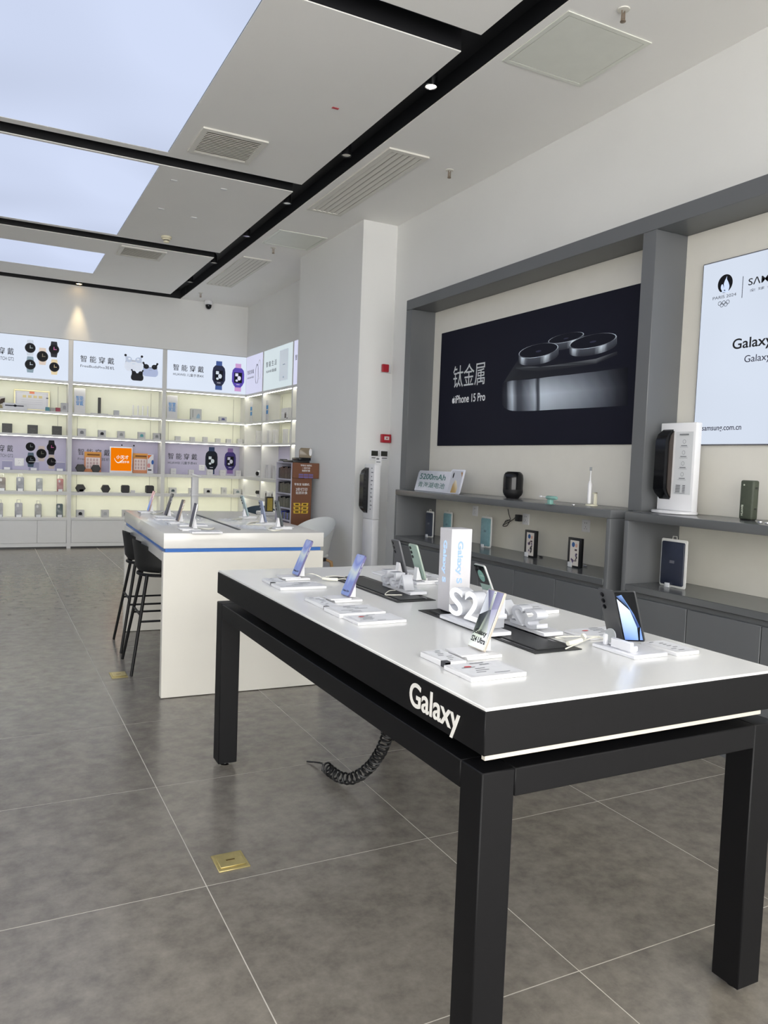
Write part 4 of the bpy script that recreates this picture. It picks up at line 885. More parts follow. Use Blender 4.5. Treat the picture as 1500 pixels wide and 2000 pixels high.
# ================================================================ WHITE HIGH COUNTER (turned a little against the room)
CM = Matrix.Translation((.976, 4.80, 0)) @ Matrix.Rotation(R(-2.3), 4, 'Z')
CWID, CLEN, CZ = 1.04, 2.02, 1.03
counter = thing('high_counter', 'white high counter with a blue band under its top', 'counter', M=CM)
part('counter_top', MB().rbox((0, 0, .935), (CWID, CLEN, CZ), .003, 2), WHITEG, counter)
part('blue_band', MB().box((.012, .012, .912), (CWID - .018, CLEN - .012, .9348)), mat('band_blue', (36, 98, 176), .4), counter, label='recessed blue band')
part('end_panel', MB().rbox((0, 0, .004), (CWID, .06, .9118), .002, 1), mat('counter_panel', (214, 211, 202), .35, noise=.01), counter)
part('end_panel', MB().rbox((0, CLEN - .06, .004), (CWID, CLEN, .9118), .002, 1), mat('counter_panel', (214, 211, 202), .35), counter)
part('apron_board', MB().box((0, .0605, .852), (.03, CLEN - .0605, .9118)), WHITEG, counter)
part('apron_board', MB().box((CWID - .03, .0605, .852), (CWID, CLEN - .0605, .9118)), WHITEG, counter)
part('under_board', MB().box((.0305, .0605, .88), (CWID - .0305, CLEN - .0605, .9118)), WHITEG, counter)
part('centre_panel', MB().box((.46, .0605, .004), (.58, CLEN - .0605, .8795)), mat('counter_panel', (214, 211, 202), .35), counter)
a = pz(386, 1006, CZ); b = pz(467, 1035, CZ); d = (b - a); nn = Vector((-d.y, d.x, 0)).normalized() * .011
part('top_slot', MB().prism([(v.x, v.y) for v in (a + nn, b + nn, b - nn, a - nn)], CZ + .0002, CZ + .004), mat('slot_grey', (58, 59, 64), .5), counter, True)
ZK = CZ + .0003; GC = 'smartphones on the white counter'
specs = [((290, 998), (302, 959), -1, 'pinkish phone leaning at the back end of the white counter', (170, 140, 136), CNTW[0]),
         ((324, 1007), (338, 964), -1, 'dark grey phone leaning on the white counter', (56, 57, 60), CNTW[1]),
         ((347, 1018), (360, 976), -1, 'bronze phone leaning on the white counter', (150, 136, 124), CNTW[1]),
         ((374, 1031), (385, 983), -1, 'silver phone leaning at the front of the white counter', (190, 190, 192), CNTW[1]),
         ((487, 1008), (476, 968), 1, 'pale teal phone leaning on the white counter', (168, 186, 188), None),
         ((522, 1020), (513, 978), 1, 'slate blue phone leaning on the white counter', (140, 150, 176), None),
         ((554, 1028), (545, 978), 1, 'dark slate phone leaning at the front right of the white counter', (92, 98, 100), None)]
for nb, nt, fc, lab, colr, scr in specs:
    t, M, Ln = phone_at(nb, nt, CZ + .02, fc, .075, .0085, lab, colr, scr, backcol=colr, grp=GC)
    wedge_stand(M, Ln, .075, fc, 'white cradle under the ' + lab.split(' leaning')[0] + ' on the counter', ZK, 'white cradles on the counter')
rnd = random.Random(3)
for k, (q, lab) in enumerate((((304, 1013, 343, 1010), 'white price plate beside the dark grey phone'), ((352, 1025, 388, 1021), 'white price plate beside the bronze phone'), ((376, 1039, 407, 1035), 'white price plate before the silver phone'))):
    a = pz(q[0], q[1], CZ + .012); b = pz(q[2], q[3], CZ + .012)
    price_tag(a.x, a.x + .19, a.y, a.y + .1, ZK, lab, .012, grp='price plates on the counter', yaw=R(-2.3))
FILM = clearmat('clear_film', (250, 251, 253), .16, .03)
def film(x0, x1, y0, y1, seed, label):
    r_ = random.Random(seed); n = 14
    hts = [[r_.random() ** 2 * .016 for _ in range(n + 1)] for _ in range(n + 1)]
    def fn(u_, v_):
        i, j = round(u_ * n), round(v_ * n); return (x0 + u_ * (x1 - x0), y0 + v_ * (y1 - y0), CZ + .003 + hts[j][i])
    o = single('plastic_film', MB().grid(fn, n, n), FILM, label, 'plastic film', 'crumpled films on the counter')
    for pl_ in o.data.polygons: pl_.use_smooth = False
film(1.575, 1.68, 5.52, 5.78, 1, 'crumpled clear plastic film beside the grey slot of the counter')
film(1.30, 1.50, 5.55, 6.5, 2, 'long crumpled clear plastic film between the slot and the dark grey phone')
film(1.54, 1.70, 4.95, 5.25, 5, 'small crumpled clear plastic film near the counter front')
film(1.045, 1.135, 5.3, 5.75, 6, 'narrow crumpled clear film along the counter left edge')
for pts, lab in (([(290, 1000), (300, 1003), (312, 1002), (318, 1000)], 'white cable beside the pinkish phone on the counter'), ([(384, 1030), (395, 1032), (410, 1033), (418, 1031)], 'white cable beside the silver phone on the counter'), ([(486, 1009), (470, 1012), (455, 1015), (445, 1015)], 'white cable beside the pale teal phone on the counter'), ([(522, 1022), (508, 1024), (492, 1024), (482, 1025), (490, 1021), (506, 1019)], 'cream cable bundle beside the slate blue phone on the counter'), ([(553, 1032), (545, 1030), (530, 1030), (524, 1034), (536, 1036), (552, 1034)], 'white cable coil beside the dark slate phone on the counter')):
    single('tether_cable', cable([pz(x, y, CZ + .006) for x, y in pts], .0052, CABLEW, ''), CABLEW, lab, 'cable', 'cables on the counter')

# ---------------------------------------------------------------- bar stools
STB = mat('stool_black', (16, 17, 18), .5, noise=.05, scale=20); STM = mat('stool_metal', (14, 14, 15), .5, spec=.3)
def bar_stool(x, y, rz, label):
    """low-backed bucket seat facing +x, four splayed tube legs, foot rails"""
    t = thing('bar_stool', label, 'bar stool', (x, y, 0), rz, group='bar stools at the white counter')
    SZ = .70
    def shell(u_, v_, off=0.0):
        a = (v_ - .5) * 2 * R(118)                 # around the back
        rim = .20 * max(0, math.cos(a * .62)) ** 1.3 # rim height above the seat
        k = min(1, u_ / .55); q = max(0, (u_ - .55) / .45)
        rx, ry = .205 * k + .025 * q, .215 * k + .02 * q
        return (-math.cos(a) * rx + .02, math.sin(a) * ry, SZ + .012 * k * k - .02 * (1 - k) + rim * q ** .8 + off)
    n, m_ = 12, 26; top_ = [[shell(i / n, j / m_) for i in range(n + 1)] for j in range(m_ + 1)]
    vs = []; fs = []
    for s_ in (0, 1):
        for row in top_:
            for (a_, b_, c_) in row:
                vs.append((a_ * (1 - .0 * s_) - (.012 * s_ if False else 0), b_, c_ - .014 * s_))
    W_ = n + 1; O_ = (m_ + 1) * W_
    for j in range(m_):
        for i in range(n):
            q = [j * W_ + i, j * W_ + i + 1, (j + 1) * W_ + i + 1, (j + 1) * W_ + i]; fs.append(q); fs.append([O_ + z_ for z_ in q][::-1])
    for j in range(m_): fs.append([j * W_ + n, O_ + j * W_ + n, O_ + (j + 1) * W_ + n, (j + 1) * W_ + n])
    for i in range(n):
        fs.append([i, O_ + i, O_ + i + 1, i + 1]); fs.append([m_ * W_ + i + 1, O_ + m_ * W_ + i + 1, O_ + m_ * W_ + i, m_ * W_ + i])
    part('seat_shell', MB().add(vs, fs), STB, t)
    part('seat_front', MB().prism([(.02 + .21 * math.cos(q), .205 * math.sin(q)) for q in [R(-75 + 150 * k / 14) for k in range(15)]] + [(-.05, .19), (-.05, -.19)], SZ - .012, SZ + .01, ch=.004), STB, t)
    part('seat_ring', MB().tube([(.17 * math.cos(q), .17 * math.sin(q), SZ - .028) for q in [2 * math.pi * k / 28 for k in range(28)]], .011, 8, closed=True), STM, t)
    tops = [(sx * .125, sy * .125) for sx in (-1, 1) for sy in (-1, 1)]; bots = [(sx * .235, sy * .245) for sx in (-1, 1) for sy in (-1, 1)]
    def at(k, z): f = (SZ - .03 - z) / (SZ - .03); return Vector((tops[k][0] + (bots[k][0] - tops[k][0]) * f, tops[k][1] + (bots[k][1] - tops[k][1]) * f, z))
    for k in range(4):
        part('leg', MB().tube([at(k, SZ - .03), at(k, .003)], [.0125, .0105], 10), STM, t)
    for (k1, k2, z) in ((0, 1, .40), (2, 3, .30), (0, 2, .36), (1, 3, .36)):
        part('foot_rail', MB().tube([at(k1, z), at(k2, z)], .0075, 8), STM, t)
    return t
bar_stool(1.135, 5.60, R(-2), 'black bar stool tucked under the counter beside the brass socket')
bar_stool(1.165, 6.25, R(-2), 'black bar stool tucked under the counter near its far end')

# ---------------------------------------------------------------- shell chairs
def shell_chair(x, y, rz, label, col, k=1.0):
    """one-piece plastic tub chair with rounded back and arms on wooden legs, facing +x before turning"""
    t = thing('shell_chair', label, 'chair', (x, y, 0), rz)
    SZ = .46
    m_ = mat('shell_%d' % col[2], col, .45, noise=.015)
    def f(u_, v_):
        a = (v_ - .5) * 2 * R(128); rim = .37 * max(0, math.cos(a * .55)) ** 1.1
        kk = min(1, u_ / .45); q = max(0, (u_ - .45) / .55)
        r_ = .19 * kk + .07 * q
        return (-math.cos(a) * r_ * 1.0 + .02, math.sin(a) * r_ * 1.04, SZ - .03 + .04 * kk ** 2 + rim * q ** .85)
    n, mm = 14, 30; vs = []; fs = []
    for s_ in (0, 1):
        for j in range(mm + 1):
            for i in range(n + 1):
                p = Vector(f(i / n, j / mm)); vs.append(tuple(p - Vector((0, 0, .012 * s_)) if i < n else p))
    W_ = n + 1; O_ = (mm + 1) * W_
    for j in range(mm):
        for i in range(n):
            q = [j * W_ + i, j * W_ + i + 1, (j + 1) * W_ + i + 1, (j + 1) * W_ + i]; fs.append(q); fs.append([O_ + z_ for z_ in q][::-1])
    part('seat_shell', MB().add(vs, fs), m_, t)
    part('seat_front', MB().prism([(.02 + .21 * math.cos(q), .2 * math.sin(q)) for q in [R(-70 + 140 * k_ / 12) for k_ in range(13)]] + [(-.06, .19), (-.06, -.19)], SZ - .012, SZ + .016, ch=.006), m_, t)
    part('under_frame', MB().rbox((-.12, -.12, SZ - .07), (.14, .12, SZ - .034), .008), BLKPL, t)
    WD = mat('beech_wood', (190, 150, 100), .5, noise=.12, scale=14)
    for sx in (-1, 1):
        for sy in (-1, 1):
            part('leg', MB().tube([(sx * .10, sy * .09, SZ - .045), (sx * .155, sy * .15, SZ - .075), (sx * .20, sy * .205, .001)], [.017, .019, .012], 10), WD, t)
    return t
t = shell_chair(3.19, 7.86, R(205), 'white shell chair with wooden legs between the counter and the pier', (206, 208, 206)); t.scale = (1.0, 1.0, 1.06)
t = shell_chair(3.46, 10.55, R(245), 'dark teal shell chair behind the white storage box', (24, 52, 72))
# white storage box with bottle
t = thing('storage_box', 'white rounded storage box beside the dark teal chair', 'box', (3.42, 9.86, 0))
part('box_body', MB().prism(rrect(.34, .36, .05), 0, .77, ch=.008), PLASTW, t)
part('box_rim', MB().prism(rrect(.36, .38, .055), .771, .815, ch=.006), PLASTW, t)
t = thing('pump_bottle', 'yellow and black pump bottle on the white storage box', 'bottle', (3.37, 9.86, .8152))
part('bottle_body', MB().rbox((-.05, -.035, 0), (.05, .035, .20), .006), mat('bottle_black', (26, 25, 22), .3), t)
part('bottle_label', MB().box((-.036, -.0362, .012), (.036, -.0352, .18)), mat('label_yellow', (176, 156, 76), .5, noise=.15, scale=40), t)
part('pump_head', MB().lathe([(.014, .2), (.014, .225), (.006, .227), (.006, .24)], 14).rbox((-.032, -.008, .24), (.012, .008, .252), .003), PLASTW, t)

# ---------------------------------------------------------------- cardboard film rack by the pier
rx0, rx1, ry0, ry1 = 3.205, 3.455, 8.58, 9.12
BRN = mat('rack_brown', (108, 66, 40), .55, noise=.03); RKL = mat('rack_lilac', (178, 176, 190), .5)
rack = thing('film_rack', 'brown cardboard rack of phone films beside the pier', 'display rack', ((rx0 + rx1) / 2, (ry0 + ry1) / 2, 0))
part('side_panel', MB().box((rx0, ry0, 0), (rx1, ry0 + .015, 1.297)), BRN, rack, True)
part('side_panel', MB().box((rx0, ry1 - .015, 0), (rx1, ry1, 1.48)), RKL, rack, True)
part('header_panel', MB().rbox((rx0 - .002, ry0 - .02, 1.3), (3.535, ry0 - .001, 1.482), .002, 1), BRN, rack, True)
part('back_panel', MB().box((rx1 - .012, ry0 + .0155, 0), (rx1, ry1 - .0155, 1.47)), RKL, rack, True)
part('top_panel', MB().box((rx0, ry0, 1.4705), (rx1, ry1 - .0155, 1.48)), RKL, rack, True)
zsh = [.70, .94, 1.115, 1.285]
for z in (.30, .55) + tuple(zsh[1:]) + (.80,): part('rack_shelf', MB().box((rx0, ry0 + .0155, z - .018), (rx1 - .0125, ry1 - .0155, z)), RKL, rack, True)
part('front_edge', MB().box((rx0 - .008, ry0, .0), (rx0, ry0 + .018, 1.48)).box((rx0 - .008, ry1 - .018, 0), (rx0, ry1, 1.48)), RKL, rack, True)
RF = frame(Vector((0, ry0 - .0008, 0)), (1, 0, 0), (0, 0, 1)); RH = frame(Vector((0, ry0 - .0208, 0)), (1, 0, 0), (0, 0, 1))
cxr = (rx0 + rx1) / 2; cxh = 3.37
for s_, z, w_, M_, x_ in (('零售宝 贴膜机', 1.225, .19, RF, cxr), ('2秒打印', 1.165, .145, RF, cxr), ('贴损补换', 1.125, .145, RF, cxr), ('零售宝 贴膜机', 1.45, .14, RH, cxh), ('一秒打印', 1.418, .1, RH, cxh), ('贴损补换', 1.388, .1, RH, cxh)):
    text(s_, .03, WPRINT, rack, M_ @ Matrix.Translation((x_, z, .0004)), width=w_, bold=.0, ext=.0002)
pr = []
for r_ in range(3):
    for c_ in range(2):
        x = cxr - .055 + c_ * .098 - .044; z = .972 - r_ * .044; sg = -1 if c_ else 1
        pr.append(([(x + (.006 if c_ == 0 else 0), z), (x + .092 - (0 if c_ == 0 else .008), z), (x + .092 - (.008 if c_ == 0 else 0) + (.0 if c_ == 0 else 0), z + .036), (x + (0 if c_ == 0 else .008), z + .036)], (206, 170, 62)))
        pr.append((rect(x + .024, z + .010, x + .068, z + .026), (70, 56, 30)))
for r_ in range(2):
    for c_ in range(3): x = cxh - .09 + c_ * .062; pr.append((rect(x, 1.352 - r_ * .028 - .021, x + .056, 1.373 - r_ * .028 - .021), (110, 96, 140)))
flat('print_badges', pr[:12], rack, RF, world=True, lift=.0002); flat('print_badges', pr[12:], rack, RH, world=True, lift=.0002)
cols = [(20, 21, 26), (12, 13, 16), (34, 33, 38), (16, 18, 24), (56, 52, 50)]
for si, z in enumerate((1.285, 1.115, .94, .80)):
    n_ = 9; y = ry0 + .03
    for k in range(n_):
        wd = .046; hh = (.145 if si == 0 else .125 if si < 3 else .09) * (1 - .06 * ((k * 7 + si) % 3))
        cc = cols[(k + si * 2) % 5] if si < 3 else [(30, 50, 150), (26, 30, 44)][k % 2]
        single('film_pack', MB().rbox((rx0 + .012, y + k * .053, z + .0003), (rx0 + .17, y + k * .053 + wd, z + hh), .002, 1), mat('pack_%d_%d' % (cc[0], cc[2]), cc, .25, noise=.3, scale=40), ('dark phone film pack on the %s shelf of the brown rack' % ('top', 'second', 'third')[si]) if si < 3 else ('blue' if k % 2 == 0 else 'near black') + ' pack on the low shelf of the brown rack', 'phone film', ('film packs on the %s shelf of the rack' % ('top', 'second', 'third')[si]) if si < 3 else ('blue' if k % 2 == 0 else 'near black') + ' packs on the low shelf of the rack')
t = thing('film_machine', 'flat black film cutting machine with a smoky hood on the brown rack', 'machine', (3.33, 8.85, 1.4805))
part('machine_base', MB().rbox((-.11, -.25, 0), (.10, .10, .028), .006), BLKPL, t)
part('machine_tray', MB().rbox((-.115, .10, .012), (.06, .25, .024), .004).rbox((-.1, .235, .024), (.0, .262, .038), .006), mat('machine_grey', (62, 62, 66), .4), t)
part('machine_head', MB().rbox((-.04, -.26, .0285), (.11, -.02, .062), .006), BLKGL, t)
part('smoky_hood', MB().prism([(-.02, .0), (.13, .0), (.13, .115), (.0, .115), (-.02, .09)], 0, .02, frame(Vector((-.01, -.225, .0625)), (1, 0, 0), (0, 0, 1)), ch=.003), mat('hood_smoke', (128, 116, 98), .25), t)
part('hood_tag', MB().prism(ell(0, 0, .018, .045, 18), 0, .003, frame(Vector((.105, -.246, .13)), (1, 0, 0), (0, 0, 1))), PLASTW, t)

# ---------------------------------------------------------------- white lock stands on the floor
t = thing('lock_stand', 'slim white floor stand carrying a black smart lock beside the pier', 'display stand', (3.565, 7.19, 0))
part('stand_foot', MB().prism(rrect(.22, .36, .03), .0, .018, ch=.003), PLASTW, t)
part('stand_column', MB().rbox((-.035, -.115, .0185), (.035, .115, .93), .004), PLASTW, t)
part('stand_panel', MB().rbox((-.035, -.115, .9325), (.035, .115, 1.50), .004), PLASTW, t)
part('smart_lock', (lambda q: MB().add(q.v, q.f, Matrix.Translation((-.0355, 0, 0))))(lockbody(.015, .105, .058, 1.225, .235)), BLKGL, t)
part('card_sign', MB().box((-.03, -.119, 1.485), (.04, -.1165, 1.575)), PLASTW, t)
flat('print_card', [(rect(-.02, 1.545, .012, 1.562), (120, 122, 126)), (rect(-.02, 1.515, .026, 1.527), (150, 152, 156))], t, frame(Vector((0, -.1195, 0)), (1, 0, 0), (0, 0, 1)))
pr = []
for k in range(11): z = 1.45 - k * .042; pr.append((rect(.045, z, .07 + .02 * (k % 2), z + .01), (120, 122, 128)))
flat('print_features', pr, t, frame(Vector((-.0356, 0, 0)), (0, -1, 0), (0, 0, 1)))
q = py(380.5, 950, 8.9)
t = thing('sign_post', 'slim white floor post with a tilted card holder behind the counter', 'display stand', (q.x, 8.9, 0))
part('post_foot', MB().prism(rrect(.26, .26, .03), 0, .015, ch=.003), PLASTW, t)
part('post_column', MB().rbox((-.037, -.03, .0155), (.037, .03, 1.275), .004), mat('post_white', (206, 206, 206), .35), t)
part('card_holder', MB().rbox((-.045, -.045, 0), (.06, .03, .018), .003, M=Matrix.Translation((0, 0, 1.285)) @ Matrix.Rotation(R(14), 4, 'Y')), PLASTW, t)
part('post_collar', MB().rbox((-.041, -.034, 1.06), (.041, .034, 1.072), .002), PLASTW, t)

# ---------------------------------------------------------------- fittings on the pier
RED = mat('alarm_red', (170, 26, 42), .35)
t = thing('fire_alarm', 'red and white fire alarm beacon high on the pier', 'alarm', (3.86, 7.5695, 2.49))
part('alarm_base', MB().rbox((-.055, -.02, 0), (.065, -.0005, .09), .004), PLASTW, t)
part('alarm_lens', MB().rbox((-.06, -.06, .002), (.02, -.0205, .088), .01), RED, t)
t = thing('fire_call_point', 'red square fire call point on the pier above the thermostats', 'alarm', (3.886, 7.5695, 1.735))
part('call_box', MB().rbox((-.055, -.05, 0), (.055, -.0005, .092), .006), RED, t)
part('call_plate', MB().rbox((-.03, -.053, .03), (.03, -.0505, .068), .002), mat('call_white', (214, 210, 206), .4), t)
part('call_dot', MB().lathe([(.008, 0), (.008, .002)], 14, Matrix.Translation((0, -.053, .049)) @ Matrix.Rotation(R(90), 4, 'X')), RED, t)
for x, lab in ((3.762, 'white thermostat with dark display partly hidden by a card'), (3.878, 'white thermostat with dark display below the fire call point')):
    t = thing('thermostat', lab, 'thermostat', (x, 7.5695, 1.545), group='thermostats on the pier')
    tc_ = part('thermostat_case', MB().rbox((-.052, -.018, 0), (.052, -.0005, .108), .004), PLASTW, t)
    part('thermostat_screen', MB().box((-.04, -.019, .042), (.04, -.0183, .098)), mat('lcd_dark', (44, 44, 38), .25), tc_)
    part('thermostat_button', MB().box((-.035, -.0195, .018), (.035, -.0183, .026)), BLKPL, tc_)

# ================================================================ LIT WHITE SHELVING, back wall and alcove
lev = lambda y: py(134, y, YB).z
ZS = [lev(805), lev(850.5), lev(921), lev(961), lev(1011)]       # upper faces of the five shelves
ZLB, ZLT = 2.595, 3.232                                         # lightbox
SHT = .034; DEP = .30
PURP = mat('print_lilac', (176, 172, 198), .5, noise=.03, scale=3)
LEDM = emat('shelf_led', (255, 251, 232), LED)
def unit(O, U, W, label, doors=2, panel_left=.03, panel_right=.03, left=True, right=True, lit=True):
    M = frame(Vector(O), U, (0, 0, 1)); t = thing('display_shelf', label, 'shelf unit', M=M)
    d = DEP
    if left: part('side_panel', MB().box((-panel_left, 0, -d), (0, ZLT, .0)), SHELFW, t)
    if right: part('side_panel', MB().box((W, 0, -d), (W + panel_right, ZLT, .0)), SHELFW, t)
    part('back_panel', MB().box((.0005, ZS[4], -d), (W - .0005, ZLB, -d + .01)), CREAM, t)
    part('printed_panel', MB().box((.0005, ZS[2] + .0005, -d + .0102), (W - .0005, ZS[1] - SHT - .0005, -d + .013)), PURP, t)
    part('top_rail', MB().box((.0005, ZLB - .035, -d + .011), (W - .0005, ZLB - .001, -.001)), SHELFW, t)
    strips = [ZLB - .0355]
    for k, z in enumerate(ZS):
        sh_ = part('shelf', MB().box((.0005, z - SHT, -d + (.0131 if k in (2,) else .0101)), (W - .0005, z, -.001)), SHELFW, t)
        if k >= 2 and k < 4: part('shelf_lip', MB().box((.0005, z - SHT - .014, -.009), (W - .0005, z - SHT - .0002, -.001)), SHELFW, sh_)
        if k < 4 and lit: part('light_strip', MB().box((.012, z - SHT - .0065, -.03), (W - .012, z - SHT - .0005, -.012)), LEDM, sh_)
    for k, z in enumerate(strips if lit else []):
        part('light_strip', MB().box((.012, z - .006, -.03), (W - .012, z, -.012)), LEDM, t)
    for x in (.1, W - .13): # slotted bracket rails
        q = MB()
        for z0, z1 in zip([ZS[4]] + [ZS[3]], [ZS[3] - SHT, ZS[2] - SHT]): q.box((x, z0 + .001, -d + .0102), (x + .008, z1 - .02, -d + .012))
        for z0, z1 in zip([ZS[1]] + [ZS[0]], [ZS[0] - SHT, ZLB - .05]): q.box((x, z0 + .001, -d + .0102), (x + .008, z1 - .02, -d + .012))
        part('bracket_rail', q, mat('rail_grey', (176, 176, 160), .5), t)
    part('cabinet_body', MB().box((.0005, .03, -d), (W - .0005, ZS[4] - SHT - .0005, -.022)), SHELFW, t)
    part('plinth', MB().box((.0005, 0, -d), (W - .0005, .0295, -.03)), BLKPL, t)
    part('skirting', MB().box((.0005, .03, -.0218), (W - .0005, .085, -.001)), SHELFW, t)
    xs = [0.006, W * .69, W - .006] if doors == 2 else [.006, W - .006]
    for a, b in zip(xs[:-1], xs[1:]): part('cabinet_door', MB().rbox((a + .002, .09, -.0215), (b - .002, ZS[4] - SHT - .012, -.003), .002, 1), SHELFW, t)
    return t, M
def lightbox(t_M, W, label, glow, pr=None, texts=()):
    M = t_M; O = M @ Vector((W / 2, ZLB, 0))
    t = thing('lightbox_sign', label, 'sign', M=Matrix.Translation(O) @ M.to_3x3().to_4x4(), group='lightboxes above the shelves')
    hh = ZLT - ZLB
    part('lightbox_case', MB().box((-W / 2 + .002, .0, -.12), (W / 2 - .002, hh - .001, -.003)), SHELFW, t)
    lf_ = part('lightbox_face', MB().box((-W / 2 + .006, .006, -.0028), (W / 2 - .006, hh - .006, .004)), glow, t)
    for g_ in (pr or []): flat('print_picture', g_, lf_, Matrix.Translation((0, 0, .0045)), lift=.0004, m=vmat('box_print', .35))
    for s_, x, y, w_, h_, m_ in texts: text(s_, .08, m_, lf_, Matrix.Translation((x, y, .0052)), world=False, width=w_, height=h_, ext=.0004, bold=.0005)
    return t
GLB = emat('lightbox_glow', (228, 238, 254), .97, noise=.04, scale=1.2)
GLV = emat('lightbox_glow_lilac', (224, 226, 252), .94, noise=.05, scale=1.2)
GLG = emat('lightbox_glow_green', (224, 237, 242), .92, noise=.04, scale=1.2)
ZI = mat('box_ink', (58, 60, 70), .5); ZI2 = mat('box_ink_soft', (100, 104, 116), .5)
def watch(x, y, r, strap, face, dial=(24, 24, 28)):
    s_ = [([(x - r * .55, y + r * 1.6), (x + r * .55, y + r * 1.6), (x + r * .7, y + r * .6), (x - r * .7, y + r * .6)], strap), ([(x - r * .55, y - r * 1.6), (x + r * .55, y - r * 1.6), (x + r * .7, y - r * .6), (x - r * .7, y - r * .6)], strap)] if strap else []
    return s_ + [(ell(x, y, r, r, 22), dial), (ell(x, y, r * .78, r * .78, 20), (12, 13, 18)), (rect(x - r * .08, y - r * .05, x + r * .5, y + r * .05), face), (rect(x - r * .05, y - r * .1, x + r * .05, y + r * .5), face)]
def kidwatch(x, y, k, case, strap, face):
    o = [(-.5, .62), (-.32, .82), (.32, .82), (.5, .62), (.56, .3), (.56, -.4), (.4, -.72), (.24, -.9), (-.24, -.9), (-.4, -.72), (-.56, -.4), (-.56, .3)]
    return [([(x - .26 * k, y + 1.2 * k), (x + .26 * k, y + 1.2 * k), (x + .3 * k, y - 1.25 * k), (x - .3 * k, y - 1.25 * k)], strap), ([(x + a * k, y + b * k) for a, b in o], case), (rect(x - .36 * k, y - .5 * k, x + .36 * k, y + .42 * k), (18, 20, 28)),
            (rect(x - .26 * k, y + .08 * k, x + .0 * k, y + .34 * k), face), (ell(x + .1 * k, y - .08 * k, .16 * k, .2 * k, 12), face), (ell(x - .12 * k, y - .3 * k, .12 * k, .1 * k, 10), face), (rect(x - .15 * k, y - .68 * k, x + .15 * k, y - .62 * k), (190, 190, 200))]
def buds(x, y, k, case, inner):
    rim = tuple(int(c * .82) for c in case)
    out = [([(x + a * k, y + b * k) for a, b in rrect(1.7, .5, .22)], rim) , ([(x + a * k, y - .42 * k + b * k) for a, b in rrect(1.9, 1.0, .42)], case)]
    for sg in (-1, 1):
        out += [(ell(x + sg * .5 * k, y + .28 * k, .34 * k, .3 * k, 16), inner), ([(x + sg * a * k, y + b * k) for a, b in ((.5, .35), (.78, .75), (.92, .62), (.7, .2))], inner), (ell(x + sg * .84 * k, y + .70 * k, .13 * k, .13 * k, 10), (34, 35, 40)), (ell(x + sg * .44 * k, y + .36 * k, .13 * k, .1 * k, 10), tuple(min(255, int(c * 1.1 + 18)) for c in inner))]
    return out + [(rect(x - .18 * k, y - .16 * k, x + .18 * k, y - .12 * k), rim)]
B1, B2, B3 = (-.214, 1.149), (1.208, 2.572), (2.634, XA - .0)
W1 = B1[1] - B1[0]; W2 = B2[1] - B2[0]; W3 = B3[1] - B3[0]
def LP(x, y, Bc): v = py(x, y, YB - .004); return v.x - (Bc[0] + Bc[1]) / 2, v.z - ZLB
def LQ(x, y, Bc): v = py(x, y, YB + DEP - .0135); return v.x - (Bc[0] + Bc[1]) / 2, v.z - ZS[2] + .02
prw = [watch(*LP(59, 679.5, B1), .074, (208, 216, 226), (170, 180, 180)), watch(*LP(83, 696, B1), .08, (222, 206, 192), (150, 140, 120)), watch(*LP(105.5, 682.5, B1), .074, (44, 46, 52), (226, 130, 190)), watch(*LP(59, 712, B1), .075, (140, 160, 172), (196, 206, 214)), watch(*LP(106, 717, B1), .072, (228, 210, 172), (210, 190, 150))]
u1, M1 = unit((B1[0], YB, 0), (1, 0, 0), W1, 'lit white shelf unit holding the black square boxes', panel_left=.059, panel_right=.0585)
u2, M2 = unit((B2[0], YB, 0), (1, 0, 0), W2, 'lit white shelf unit holding the orange sign', left=False, panel_right=.0615)
u3, M3 = unit((B3[0], YB, 0), (1, 0, 0), W3, 'lit white shelf unit in the back corner', left=False, panel_right=.02)
def two_lines(a, b, Bc, s1, s2, fn=None, h1=.105, h2=.05):
    fn = fn or LP; x0, y0 = fn(*a, Bc); x1, y1 = fn(*b, Bc)
    return ((s1, (x0 + x1) / 2, (y0 + y1) / 2, x1 - x0, h1, ZI), (s2, (x0 + x1) / 2, (y0 + y1) / 2 - .105, x1 - x0, h2, ZI2))
lightbox(M1, W1, 'lightbox showing five round watches', GLB, prw, two_lines((-38, 682, ), (27, 688), B1, '智 能 穿 戴', 'HUAWEI WATCH GT2'))
prb = [buds(*LP(261, 708, B2), .15, (222, 229, 242), (190, 200, 218)), buds(*LP(293.5, 721, B2), .13, (176, 188, 220), (30, 31, 36)), buds(*LP(268, 732, B2), .102, (34, 35, 39), (24, 25, 28))]
lightbox(M2, W2, 'lightbox showing wireless earbud cases', GLB, prb, two_lines((157, 701), (223, 707), B2, '智 能 穿 戴', 'FreeBudsPro耳机'))
prk = [kidwatch(*LP(427.5, 733, B3), .195, (44, 48, 70), (70, 92, 150), (220, 230, 240)), kidwatch(*LP(465, 737, B3), .19, (92, 76, 170), (206, 160, 206), (226, 226, 240))]
lightbox(M3, W3, 'lightbox showing two square kids watches', GLB, prk, two_lines((338, 718), (398, 723), B3, '智 能 穿 戴', 'HUAWEI 儿童手表4X'))
